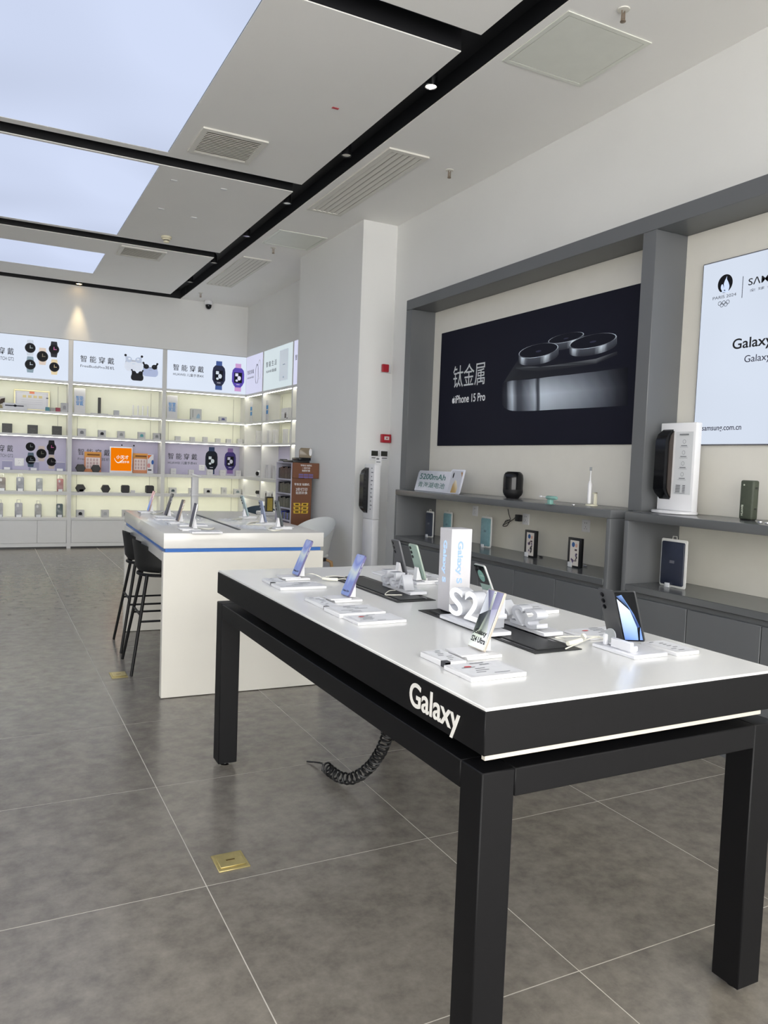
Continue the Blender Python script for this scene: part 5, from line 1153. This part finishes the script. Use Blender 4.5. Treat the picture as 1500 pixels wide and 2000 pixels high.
# lilac printed middle panels repeat the lightbox pictures
def lilac(t, W, pr, texts, dy):
    zb = ZS[2]
    M = Matrix.Translation((W / 2, zb + dy, -DEP + .0135))
    for g_ in pr: flat('print_picture', g_, t, M, lift=.0004)
    for s_, x, y, w_, h_, m_ in texts: text(s_, .08, m_, t, M @ Matrix.Translation((x, y, .001)), world=False, width=w_, height=h_, ext=.0004, bold=.0005)
lilac(u1, W1, [watch(*LQ(59.5, 872.5, B1), .068, None, (120, 130, 130)), watch(*LQ(81, 886, B1), .074, (190, 176, 172), (110, 110, 100)), watch(*LQ(100.5, 874, B1), .07, (34, 35, 40), (190, 90, 150)), watch(*LQ(60, 898, B1), .07, (80, 96, 112), (110, 120, 130)), watch(*LQ(100.5, 902, B1), .068, (190, 176, 168), (110, 105, 100))], two_lines((-36, 874), (25.5, 878), B1, '智 能 穿 戴', 'HUAWEI WATCH GT2', LQ), -.02)
lilac(u2, W2, [[(ell(*LQ(238, 869.5, B2), .012, .012, 10), (20, 20, 22))], [(ell(*LQ(261.5, 870.5, B2), .014, .014, 10), (20, 20, 22))]], two_lines((152, 883), (215, 886), B2, '智 能 穿 戴', 'FreeBudsPro耳机', LQ), -.02)
lilac(u3, W3, [kidwatch(*LQ(413, 899, B3), .19, (24, 30, 42), (50, 66, 100), (200, 210, 220)), kidwatch(*LQ(449.5, 900, B3), .18, (60, 52, 110), (130, 104, 160), (190, 190, 210))], two_lines((328, 891), (385, 894), B3, '智 能 穿 戴', 'HUAWEI 儿童手表4X', LQ), -.02)
# alcove wall: viewer's right is -y
ua, MA = unit((XA, YB - .001, 0), (0, -1, 0), .87, 'narrow lit shelf unit in the alcove corner', doors=1, left=False, panel_right=.065)
part('side_panel', MB().box((-.02, 0, -DEP), (0, ZLT, -.0205)), SHELFW, ua)
ub, MBm = unit((XA, YB - .001 - .935, 0), (0, -1, 0), 1.305, 'lit alcove shelf unit holding the router box', left=False, panel_right=.055)
uc, MC = unit((XA, YB - .001 - 2.295, 0), (0, -1, 0), 1.27, 'lit alcove shelf unit mostly hidden by the pier', left=False, right=False)
ring = [([(0.16 + .085 * math.cos(R(a)), .3 + .17 * math.sin(R(a))) for a in range(-70, 251, 20)] + [(0.16 + .07 * math.cos(R(a)), .3 + .15 * math.sin(R(a))) for a in range(250, -71, -20)], (70, 66, 84)), ([(0.28 + .085 * math.cos(R(a)), .36 + .17 * math.sin(R(a))) for a in range(-70, 251, 20)] + [(0.28 + .072 * math.cos(R(a)), .36 + .15 * math.sin(R(a))) for a in range(250, -71, -20)], (206, 206, 216))]
lightbox(MA, .87, 'lightbox showing looped neckband earphones', GLV, [[g_] for g_ in ring], (('智 能 穿 戴', -.18, .36, .34, .07, ZI2), ('HUAWEI', -.18, .27, .34, .03, ZI2)))
lightbox(MBm, 1.305, 'lightbox showing a pale router box', GLG, [[(rect(.1, .1, .48, .56), (218, 228, 238)), (rect(.25, .33, .35, .345), (150, 154, 162)), (ell(.29, .15, .016, .016, 10), (120, 124, 134))]], (('智 能 生 活', -.28, .40, .50, .085, ZI2), ('HUAWEI 路由器', -.28, .29, .48, .05, ZI2)))
lightbox(MC, 1.27, 'lightbox at the pier edge', GLV, None, (('智 能 生 活', -.36, .38, .42, .08, ZI2),))
# further bare units of the same wall to the left
for k in (1, 2):
    x0 = B1[0] - k * 1.422
    unit((x0, YB, 0), (1, 0, 0), W1 + .0, 'empty white shelf unit further along the back wall', panel_left=.029, right=False, panel_right=.0, lit=False)[0]['group'] = 'empty shelf units'
    lightbox(frame(Vector((x0, YB, 0)), (1, 0, 0), (0, 0, 1)), W1, 'plain unlit sign box further along the back wall', SHELFW)

# ---------------------------------------------------------------- goods on the back shelves
DY = .06        # how far goods stand behind the shelf edge
def gx(px_, py_): return py(px_, py_, YB + DY)
def goods(name, l, r, top, sh, label, col, cat='box', dep=.08, grp=None, pr=None, rough=.4, mname=None, dz=0.0, y=None):
    """upright carton: photo columns l..r, photo row of its top, standing on shelf sh"""
    Y = YB + (DY if y is None else y)
    z0 = ZS[sh] + .0004; a = py(l, top, Y); b = py(r, top, Y); h_ = max(.03, (a.z + b.z) / 2 - z0); w_ = b.x - a.x
    t = thing(name, label, cat, ((a.x + b.x) / 2, Y + dep / 2, z0), group=grp)
    ct_ = part('carton', MB().rbox((-w_ / 2, -dep / 2, 0), (w_ / 2, dep / 2, h_), .002, 1), mat(mname or 'carton_%d_%d_%d' % tuple(col), col, rough, noise=.03), t)
    if pr: flat('print_front', pr(w_, h_), ct_, frame(Vector((0, -dep / 2 - .0006, 0)), (1, 0, 0), (0, 0, 1)), lift=.0003)
    return t
G1 = (176, 176, 178)
logo = lambda c=(70, 72, 76): (lambda w_, h_: [(rect(-w_ * .25, h_ * .52, w_ * .25, h_ * .56), c), (rect(-w_ * .1, h_ * .1, w_ * .1, h_ * .13), c)])
icon = lambda c: (lambda w_, h_: [(ell(0, h_ * .5, w_ * .24, h_ * .22, 12), c), (rect(-w_ * .3, h_ * .28, w_ * .3, h_ * .34), c)])
# first unit, top shelf
goods('picture_box', -12, 10, 774, 0, 'white box with brown picture at the left of the framed certificate', (196, 192, 184), pr=lambda w_, h_: [([(-w_ * .1, h_ * .3), (w_ * .45, h_ * .5), (w_ * .5, h_ * .9), (w_ * .1, h_ * .8)], (70, 60, 54)), ([(-w_ * .4, 0), (w_ * .3, 0), (w_ * .2, h_ * .3), (-w_ * .3, h_ * .4)], (150, 140, 110))], y=.11)
goods('watch_box', 6, 53, 787.5, 0, 'long white watch box lying before the framed certificate', (206, 206, 210), dep=.05, y=.03, pr=lambda w_, h_: [(rect(-w_ * .42, h_ * .48, w_ * .36, h_ * .66), (46, 46, 60)), (ell(0, h_ * .57, w_ * .07, h_ * .2, 14), (30, 30, 36))])
a = py(27, 757, YB + .2); b = py(97, 803, YB + .2)
t = thing('certificate_frame', 'gold framed certificate leaning on the top shelf', 'picture frame', ((a.x + b.x) / 2, YB + .2, ZS[0] + .0004))
w_ = b.x - a.x; h_ = a.z - ZS[0] - .02; GOLD = mat('frame_gold', (220, 212, 168), .35, .3)
part('certificate', MB().box((-w_ / 2 + .02, 0, .02), (w_ / 2 - .02, .008, h_ - .02)), mat('certificate_paper', (214, 214, 220), .5), t)
for lo, hi in (((-w_ / 2, -.008, 0), (w_ / 2, .012, .022)), ((-w_ / 2, -.008, h_ - .022), (w_ / 2, .012, h_)), ((-w_ / 2, -.008, .0225), (-w_ / 2 + .022, .012, h_ - .0225)), ((w_ / 2 - .022, -.008, .0225), (w_ / 2, .012, h_ - .0225))): part('frame_bar', MB().rbox(lo, hi, .004, 1), GOLD, t)
flat('print_certificate', [(rect(-w_ * .43, h_ * .1, w_ * .43, h_ * .86), (170, 170, 182)), (rect(-w_ * .42, h_ * .11, w_ * .42, h_ * .85), (214, 214, 220)), (rect(-.035, h_ * .82, .035, h_ * .95), (226, 140, 110))] + [(rect(-.13 + k * .075, h_ * .62, -.08 + k * .075, h_ * .74), (214, 200, 150)) for k in range(4)] + [(rect(-w_ * .3, h_ * (.5 - .1 * k), w_ * .3, h_ * (.515 - .1 * k)), (190, 190, 198)) for k in range(3)] + [(rect(.2, h_ * .62, .24, h_ * .68), (110, 112, 124))], t, frame(Vector((0, -.0006, 0)), (1, 0, 0), (0, 0, 1)), lift=.0003)
for l, r, tp, c, nm in ((89, 97, 795.2, (46, 120, 134), 'teal'), (99, 107, 796.5, (150, 150, 148), 'grey'), (109, 118, 796.3, (140, 22, 56), 'crimson')):
    goods('cube_gadget', l, r, tp, 0, nm + ' rounded cube gadget on the top shelf', c, 'gadget', dep=.06, y=.03)
goods('gadget_box', 119.5, 132.5, 787, 0, 'grey square box beside the crimson cube', (178, 178, 180), y=.05, pr=icon((150, 150, 154)))
for l, r, tp in ((4, 24, 827), (54, 74, 830), (102, 121, 832.3)): goods('watch_box', l, r, tp, 1, 'black square watch box on the second shelf', (22, 24, 22), grp='black watch boxes', pr=logo((96, 98, 96)))
for l, r, tp, lab in ((4, 24, 900, 'clear acrylic stand beside the white socket'), (56, 76, 902, 'clear acrylic stand under the lower watch picture'), (107, 127, 903, 'clear acrylic stand at the right end of the lilac panel')):
    a = gx(l, tp); b = gx(r, tp); w_ = b.x - a.x; h_ = a.z - ZS[2]
    t = thing('acrylic_stand', lab, 'acrylic stand', ((a.x + b.x) / 2, YB + .08, ZS[2] + .0004), group='clear acrylic stands')
    part('stand_front', MB().box((-w_ / 2, -.04, .003), (w_ / 2, -.036, h_)), GLASSC, t); part('stand_foot', MB().box((-w_ / 2, -.04, 0), (w_ / 2, .06, .003)), GLASSC, t)
    part('edge_highlight', MB().box((-w_ / 2, -.0405, h_ + .0002), (w_ / 2, -.0355, h_ + .006)), PLASTW, t); part('stand_label', MB().box((-w_ * .3, -.0415, .004), (w_ * .28, -.0405, .04)), PLASTW, t)  # highlight on the clear top edge is added as a white strip
socket((37.5, 902.5), 0, 'white wall socket on the lilac watch panel', .13, .12, face='y', Y=YB + DEP - .0135)
socket((394, 913.5), 0, 'white wall socket on the lilac kids watch panel', .10, .10, face='y', Y=YB + DEP - .0135)
def casebox(l, r, tp, sh, col, label, hook=True, grp=None):
    a = gx(l, tp); b = gx(r, tp); w_ = b.x - a.x; h_ = (a.z + b.z) / 2 - ZS[sh]
    t = thing('phone_case_pack', label, 'phone case', ((a.x + b.x) / 2, YB + DY + .015, ZS[sh] + .0004), group=grp)
    part('case_pack', MB().prism([(x, y + h_ / 2) for x, y in rrect(w_, h_, .018)], -.01, .01, frame(Vector((0, 0, 0)), (1, 0, 0), (0, 0, 1)), ch=.003), mat('case_%d_%d_%d' % tuple(col), col, .3, noise=.2, scale=14), t)
    part('camera_window', MB().prism(rrect(w_ * .3, w_ * .42, .012), .0102, .0125, frame(Vector((-w_ * .12, 0, h_ * .8)), (1, 0, 0), (0, 0, 1))), mat('cam_window', (190, 190, 192), .3), t)
    part('price_clip', MB().box((-w_ * .3, -.022, .0), (w_ * .35, -.0135, .04)), mat('clip_clear', (212, 214, 216), .2), t)
    if hook: part('hang_hook', MB().tube([(-w_ * .25, 0, h_ - .002), (-w_ * .22, 0, h_ + .045), (w_ * .22, 0, h_ + .045), (w_ * .25, 0, h_ - .002)], .006, 6), mat('clear_hook', (200, 200, 194), .25), t)
for l, r, tp, c, lab in ((-4, 11, 932, (120, 112, 108), 'brownish phone case pack on the fourth shelf'), (32, 47, 931.5, (128, 130, 138), 'grey phone case pack with a hang hook on the fourth shelf'), (70.5, 83.5, 933.5, (140, 144, 146), 'plain silver phone case pack on the fourth shelf'), (111.5, 124, 935, (150, 104, 104), 'pink floral phone case pack on the fourth shelf')): casebox(l, r, tp, 3, c, lab, hook=c[0] != 140)
for l, r, tp, c, lab in ((-8, 6, 982, (150, 150, 154), 'grey phone case pack at the left end of the lowest shelf'), (29, 44, 982, (146, 146, 152), 'lilac grey phone case pack on the lowest shelf'), (68, 81.5, 984, (142, 142, 140), 'warm grey phone case pack on the lowest shelf'), (110, 123, 984, (72, 86, 88), 'dark teal phone case pack on the lowest shelf')): casebox(l, r, tp, 4, c, lab, hook=c[0] > 100)
# second unit
def card(l, r, tp, sh, txt, label, Y=None):
    a = gx(l, tp); b = gx(r, tp); w_ = b.x - a.x; h_ = a.z - ZS[sh] - .004
    t = thing('topic_card', label, 'card', ((a.x + b.x) / 2, YB + DY, ZS[sh] + .0004)); part('card_board', MB().rbox((-w_ / 2, -.004, 0), (w_ / 2, .004, h_), .002, 1), mat('card_grey', (206, 206, 208), .4), t)
    for k, s_ in enumerate(txt): text(s_, .08, INKBLUE, t, frame(Vector((0, -.0046, h_ * (.58 - .2 * k))), (1, 0, 0), (0, 0, 1)), world=False, width=w_ * .66, height=.075, bold=.0006, ext=.0004)
card(145, 167, 757, 0, ('智能', '穿戴'), 'tall white card with blue characters beside the black bar')
card(326, 347, 771, 0, ('智慧', '家庭'), 'tall white card with blue characters above the small white boxes')
t = thing('light_bar', 'black upright bar on a flat grey base', 'gadget', (py(194, 800, YB + .1).x, YB + .1, ZS[0] + .0004))
part('bar_base', MB().rbox((-.13, -.04, 0), (.13, .04, .012), .003, 1), mat('carton_176_176_178', G1, .4), t); part('bar_body', MB().rbox((-.022, -.015, .0122), (.022, .015, .262), .003, 1), BLKPL, t)
goods('gadget_box', 223, 233, 801.5, 0, 'small grey box beside the clear pen holder', (176, 178, 182), y=.05)
a = gx(258, 800); b = gx(292, 800); w_ = b.x - a.x
t = thing('pen_holder', 'clear holder with four white stylus pens', 'holder', ((a.x + b.x) / 2, YB + .1, ZS[0] + .0004))
part('holder_base', MB().rbox((-w_ / 2, -.03, 0), (w_ / 2, .03, .02), .003, 1), PLASTW, t)
for k in range(4): part('pen', MB().lathe([(.004, .0205), (.011, .022), (.011, .17), (.006, .18)], 12, Matrix.Translation((-w_ * .42 + k * w_ * .28, 0, 0))), PLASTW, t)
for (l, r, tp), c in zip(((152, 168, 837), (192, 207, 840), (230, 244, 842), (270, 284, 844), (300, 313, 846)), ((120, 122, 126), (40, 40, 44), (140, 142, 144), (90, 150, 156), (130, 132, 134))):
    goods('earbud_box', l, r, tp, 1, {120: 'pale grey box with faint picture', 40: 'pale grey box with black earbud picture', 140: 'pale grey box with soft grey picture', 90: 'pale grey box with teal picture', 130: 'pale grey box beside the unit divider'}[c[0]] + ' on the second shelf', (180, 180, 182), grp='pale boxes on the second shelf', pr=icon(c))
def hexbox(cx, cy_, w_px, h_px, sh, n, label, grp, pr=None):
    a = gx(cx - w_px / 2, cy_); b = gx(cx + w_px / 2, cy_); w_ = b.x - a.x; h_ = h_px / w_px * w_ 
    t = thing('watch_case', label, 'watch box', ((a.x + b.x) / 2, YB + DY, ZS[sh] + .0004), group=grp)
    if n == 6: pts = [(-w_ / 2, 0), (-w_ * .27, -h_ / 2), (w_ * .27, -h_ / 2), (w_ / 2, 0), (w_ * .27, h_ / 2), (-w_ * .27, h_ / 2)]
    else: c = w_ * .13; pts = [(-w_ / 2, -h_ / 2 + c), (-w_ / 2 + c, -h_ / 2), (w_ / 2 - c, -h_ / 2), (w_ / 2, -h_ / 2 + c), (w_ / 2, h_ / 2 - c), (w_ / 2 - c, h_ / 2), (-w_ / 2 + c, h_ / 2), (-w_ / 2, h_ / 2 - c)]
    part('case_body', MB().prism(pts, -.05, .05, frame(Vector((0, 0, h_ / 2)), (1, 0, 0), (0, 0, 1)), ch=.004), mat('hex_black', (40, 40, 40), .5, noise=.1), t)
    part('case_lid', MB().prism([(x * .86, y * .86) for x, y in pts], .0502, .054, frame(Vector((0, 0, h_ / 2)), (1, 0, 0), (0, 0, 1))), mat('hex_lid', (30, 29, 30), .45), t)
hexbox(157, 914, 19.5, 15.5, 2, 6, 'black hexagonal watch case before the orange calendar', 'black hexagonal watch cases')
hexbox(187, 915, 18.5, 15, 2, 6, 'black hexagonal watch case between the calendar and the orange sign', 'black hexagonal watch cases')
hexbox(157, 953, 19.5, 16, 3, 6, 'black hexagonal watch case with a white tag on the fourth shelf', 'black hexagonal watch cases')
hexbox(206, 954, 18, 15.5, 3, 6, 'black hexagonal watch case alone on the fourth shelf', 'black hexagonal watch cases')
hexbox(244.5, 954.5, 15.5, 15.5, 3, 8, 'black octagonal watch case beside a small white tag', 'black octagonal watch cases')
hexbox(292, 955.5, 15.5, 15.5, 3, 8, 'black octagonal watch case near the unit divider', 'black octagonal watch cases')
for l, r, tp, lab in ((155, 165, 955.5, 'small white tag before the hexagonal case'), (255, 264, 957.5, 'small white tag beside the octagonal case')):
    goods('shelf_tag', l, r, tp, 3, lab, (206, 206, 206), 'price tag', dep=.012, y=.006)
def calendar(l, r, tp, label, y=.17):
    Y = YB + y; a = py(l, tp, Y); b = py(r, tp, Y); w_ = b.x - a.x; h_ = a.z - ZS[2]
    t = thing('desk_calendar', label, 'calendar', ((a.x + b.x) / 2, Y, ZS[2] + .0004)); part('calendar_back', MB().rbox((-w_ / 2, -.006, 0), (w_ / 2, .006, h_), .003, 1), mat('calendar_orange', (206, 134, 92), .5), t)
    pr = [(rect(-w_ * .42, h_ * .16, w_ * .42, h_ * .72), (226, 214, 212)), (rect(-w_ * .5, h_ * .76, w_ * .5, h_ * .98), (206, 150, 80))]
    for i in range(4):
        for j in range(3): pr.append((rect(-w_ * .36 + i * w_ * .185, h_ * (.2 + j * .17), -w_ * .25 + i * w_ * .185, h_ * (.33 + j * .17)), (196, 170, 170)))
    pr.append((rect(-w_ * .34, h_ * .82, w_ * .4, h_ * .9), (120, 80, 50))); flat('print_calendar', pr, t, frame(Vector((0, -.0066, 0)), (1, 0, 0), (0, 0, 1)), lift=.0003)
calendar(165, 198, 882, 'orange desk calendar behind the hexagonal cases'); calendar(259.5, 289, 885, 'orange desk calendar right of the orange sign')
Y = YB + .06; a = py(214.5, 870.5, Y); b = py(258, 921, Y); w_ = b.x - a.x; h_ = a.z - ZS[2] - .014
t = thing('orange_sign', 'bright orange square sign with white characters on the lilac shelf', 'sign', ((a.x + b.x) / 2, Y, ZS[2] + .0004))
part('sign_base', MB().rbox((-w_ / 2, -.03, 0), (w_ / 2, .04, .016), .003, 1), PLASTW, t); part('sign_case', MB().rbox((-w_ / 2, -.012, .0162), (w_ / 2, .02, h_), .003, 1), PLASTW, t)
part('sign_face', MB().box((-w_ / 2 + .016, -.0135, .034), (w_ / 2 - .016, -.0122, h_ - .016)), emat('orange_glow', (255, 132, 10), .85), t)
OM = frame(Vector((0, -.0142, 0)), (1, 0, 0), (0, 0, 1)); WG = emat('white_sign_ink', (255, 246, 236), .9)
text('小天才', .1, WG, t, OM @ Matrix.Translation((.02, h_ * .60, 0)), world=False, width=w_ * .55, bold=.0018); text('电话手表', .05, WG, t, OM @ Matrix.Translation((.05, h_ * .42, 0)), world=False, width=w_ * .42, bold=.0008)
part('print_smile', MB().tube([(-w_ * .3 + w_ * .42 * k / 12, -.0142, h_ * .56 - .07 * math.sin(math.pi * (k / 12) ** .8) * (1 if k < 12 else 1)) for k in range(13)], [.003 + .005 * math.sin(math.pi * k / 12) for k in range(13)], 6), WG, t)
goods('picture_card', 288, 300, 888, 2, 'white card with coloured spots right of the calendar', (214, 214, 220), 'card', dep=.01, y=.12, pr=lambda w_, h_: [([(-w_ * .5, h_ * .98), (w_ * .2, h_ * .98), (-w_ * .4, h_ * .75)], (214, 110, 50)), (ell(w_ * .35, h_ * .6, w_ * .2, h_ * .12, 14), (60, 100, 170)), (ell(-w_ * .25, h_ * .42, w_ * .25, h_ * .12, 14), (214, 150, 150)), (rect(-w_ * .4, h_ * .16, w_ * .2, h_ * .22), (30, 30, 34))])
for l, r, tp, c, lab in ((149, 165, 996, (40, 40, 44), 'pale grey box with black lamp picture on the lowest shelf'), (198, 213, 996, (160, 162, 164), 'plain pale grey box on the lowest shelf'), (239, 253, 996, (60, 62, 66), 'pale grey box half hidden by the counter')): goods('earbud_box', l, r, tp, 4, lab, (180, 180, 180), pr=icon(c))
# third unit
goods('router_box', 373, 394, 798.5, 0, 'grey white box with pale blue bottle picture', (190, 192, 190), pr=lambda w_, h_: [(rect(-w_ * .36, h_ * .2, -w_ * .28, h_ * .9), (150, 152, 150)), ([(0, h_ * .15), (w_ * .34, h_ * .15), (w_ * .34, h_ * .45), (w_ * .2, h_ * .6), (w_ * .05, h_ * .4)], (150, 176, 196))])
goods('camera_box', 429, 443, 814, 0, 'small grey box with a violet picture', (186, 188, 190), pr=icon((90, 92, 140)))
for k, (l, r, tp) in enumerate(((343, 353, 852), (372, 381, 853.5), (397, 406, 853.5), (422, 431, 856.5), (443, 452, 857.5), (465, 474, 857.5))): goods('sensor_box', l, r, tp, 1, 'small white smart sensor box on the second shelf of the corner unit', (196, 196, 196), grp='small sensor boxes', pr=logo((150, 150, 152)))
for l, r, tp in ((334, 344, 915), (369, 379, 917.5), (405, 416, 917), (430, 441, 918), (461, 471, 919)):
    t = goods('plug_pack', l, r, tp, 2, 'small white hanging pack before the lilac kids watch panel', (204, 204, 206), grp='small hanging packs', pr=logo((160, 160, 164)))
for l, r, tp, c, lab in ((331, 345, 952.5, (70, 84, 88), 'pale box with dark teal round picture'), (370, 378, 953.5, (150, 150, 154), 'pale box half hidden by the white post'), (400, 414, 954, (22, 20, 20), 'pale box with black round picture'), (433.5, 443, 952, (170, 170, 172), 'narrow pale grey box near the corner'), (458, 471, 955, (120, 132, 136), 'pale box with grey disc picture in the corner')): goods('doorbell_box', l, r, tp, 3, lab + ' on the fourth shelf', (190, 190, 190), pr=icon(c))
# alcove goods: photo columns give the place along the wall
def agoods(name, l, r, tp, sh, label, col, cat='box', dep=.05, grp=None, pr=None, x=.05):
    X = XA + x; a = pxx(l, tp, X); b = pxx(r, tp, X); w_ = abs(a.y - b.y); h_ = max(.05, (a.z + b.z) / 2 - ZS[sh])
    t = thing(name, label, cat, (X + dep / 2, (a.y + b.y) / 2, ZS[sh] + .0004), group=grp)
    part('carton', MB().rbox((-dep / 2, -w_ / 2, 0), (dep / 2, w_ / 2, h_), .002, 1), mat('carton_%d_%d_%d' % tuple(col), col, .4), t)
    if pr: flat('print_front', pr(w_, h_), t, frame(Vector((-dep / 2 - .0006, 0, 0)), (0, -1, 0), (0, 0, 1)), lift=.0003)
    return t
for l, r, nm in ((489, 493.5, 'narrow corner unit'), (520, 525, 'unit with the router box')):
    agoods('topic_card', l, r, 785 if l < 500 else 782, 0, 'white card with blue characters in the alcove ' + nm, (206, 206, 208), 'card', .008, pr=lambda w_, h_: [(rect(-w_ * .36, h_ * .58, w_ * .36, h_ * .76), (90, 150, 206)), (rect(-w_ * .36, h_ * .34, w_ * .36, h_ * .52), (90, 150, 206))])
agoods('router_box', 549.5, 563, 797, 0, 'white router box with dark picture in the alcove', (222, 222, 224), pr=lambda w_, h_: [(rect(0, h_ * .1, w_ * .25, h_ * .6), (110, 106, 104)), ([(-w_ * .5, h_ * .62), (w_ * .5, h_ * .52), (w_ * .5, h_ * .5), (-w_ * .5, h_ * .58)], (250, 250, 250)), (rect(w_ * .3, 0, w_ * .46, h_ * .12), (40, 40, 44))])
for l, r, tp in ((499.5, 502.5, 841), (508, 511, 842), (521.5, 526, 840), (533, 537.5, 839), (552.5, 557.5, 838), (565.5, 569.5, 838)): agoods('slim_box', l, r, tp, 1, 'slim tall white box on the second alcove shelf', (206, 206, 208), grp='slim boxes on the second alcove shelf')
for l, r, tp in ((519.5, 524, 908), (533, 537.5, 909.5)): agoods('slim_box', l, r, tp, 2, 'slim tall white box on the third alcove shelf', (206, 206, 208), grp='slim boxes on the third alcove shelf')
p = pxx(506, 925, XA + .08)
t = thing('smart_camera', 'white round indoor camera with black face in the alcove', 'camera', (XA + .09, p.y, ZS[2] + .0004), R(25))
part('camera_base', MB().lathe([(.055, 0), (.055, .012), (.04, .016)], 20), PLASTW, t); part('camera_head', MB().lathe([(.01, .0165), (.045, .025), (.058, .06), (.05, .095), (.02, .115), (.0, .117)], 20), PLASTW, t)
part('camera_face', MB().lathe([(.034, 0), (.034, .012), (.02, .016)], 18, Matrix.Translation((-.048, 0, .065)) @ Matrix.Rotation(R(-90), 4, 'Y')), BLKGL, t)
p = pxx(507, 960, XA + .08)
t = thing('action_camera', 'black twin-barrel gadget in the narrow alcove unit', 'gadget', (XA + .09, p.y, ZS[3] + .0004), R(20))
part('gadget_body', MB().rbox((-.03, -.06, .0), (.03, .06, .05), .01), PLASTW, t)
part('gadget_barrel', MB().cyl((-.05, -.03, .075), (.04, -.03, .075), .028, 16).cyl((-.05, .035, .075), (.04, .035, .075), .028, 16), BLKPL, t)
for l, r, tp, lab in ((517.5, 521.5, 959, 'small white box with dark picture beside the pump bottle'), (529.5, 533.5, 960.5, 'small white box with dark picture right of the pump bottle')): agoods('doorbell_box', l, r, tp, 3, lab, (214, 214, 214), pr=lambda w_, h_: [(ell(0, h_ * .5, w_ * .28, h_ * .3, 12), (70, 68, 66))])
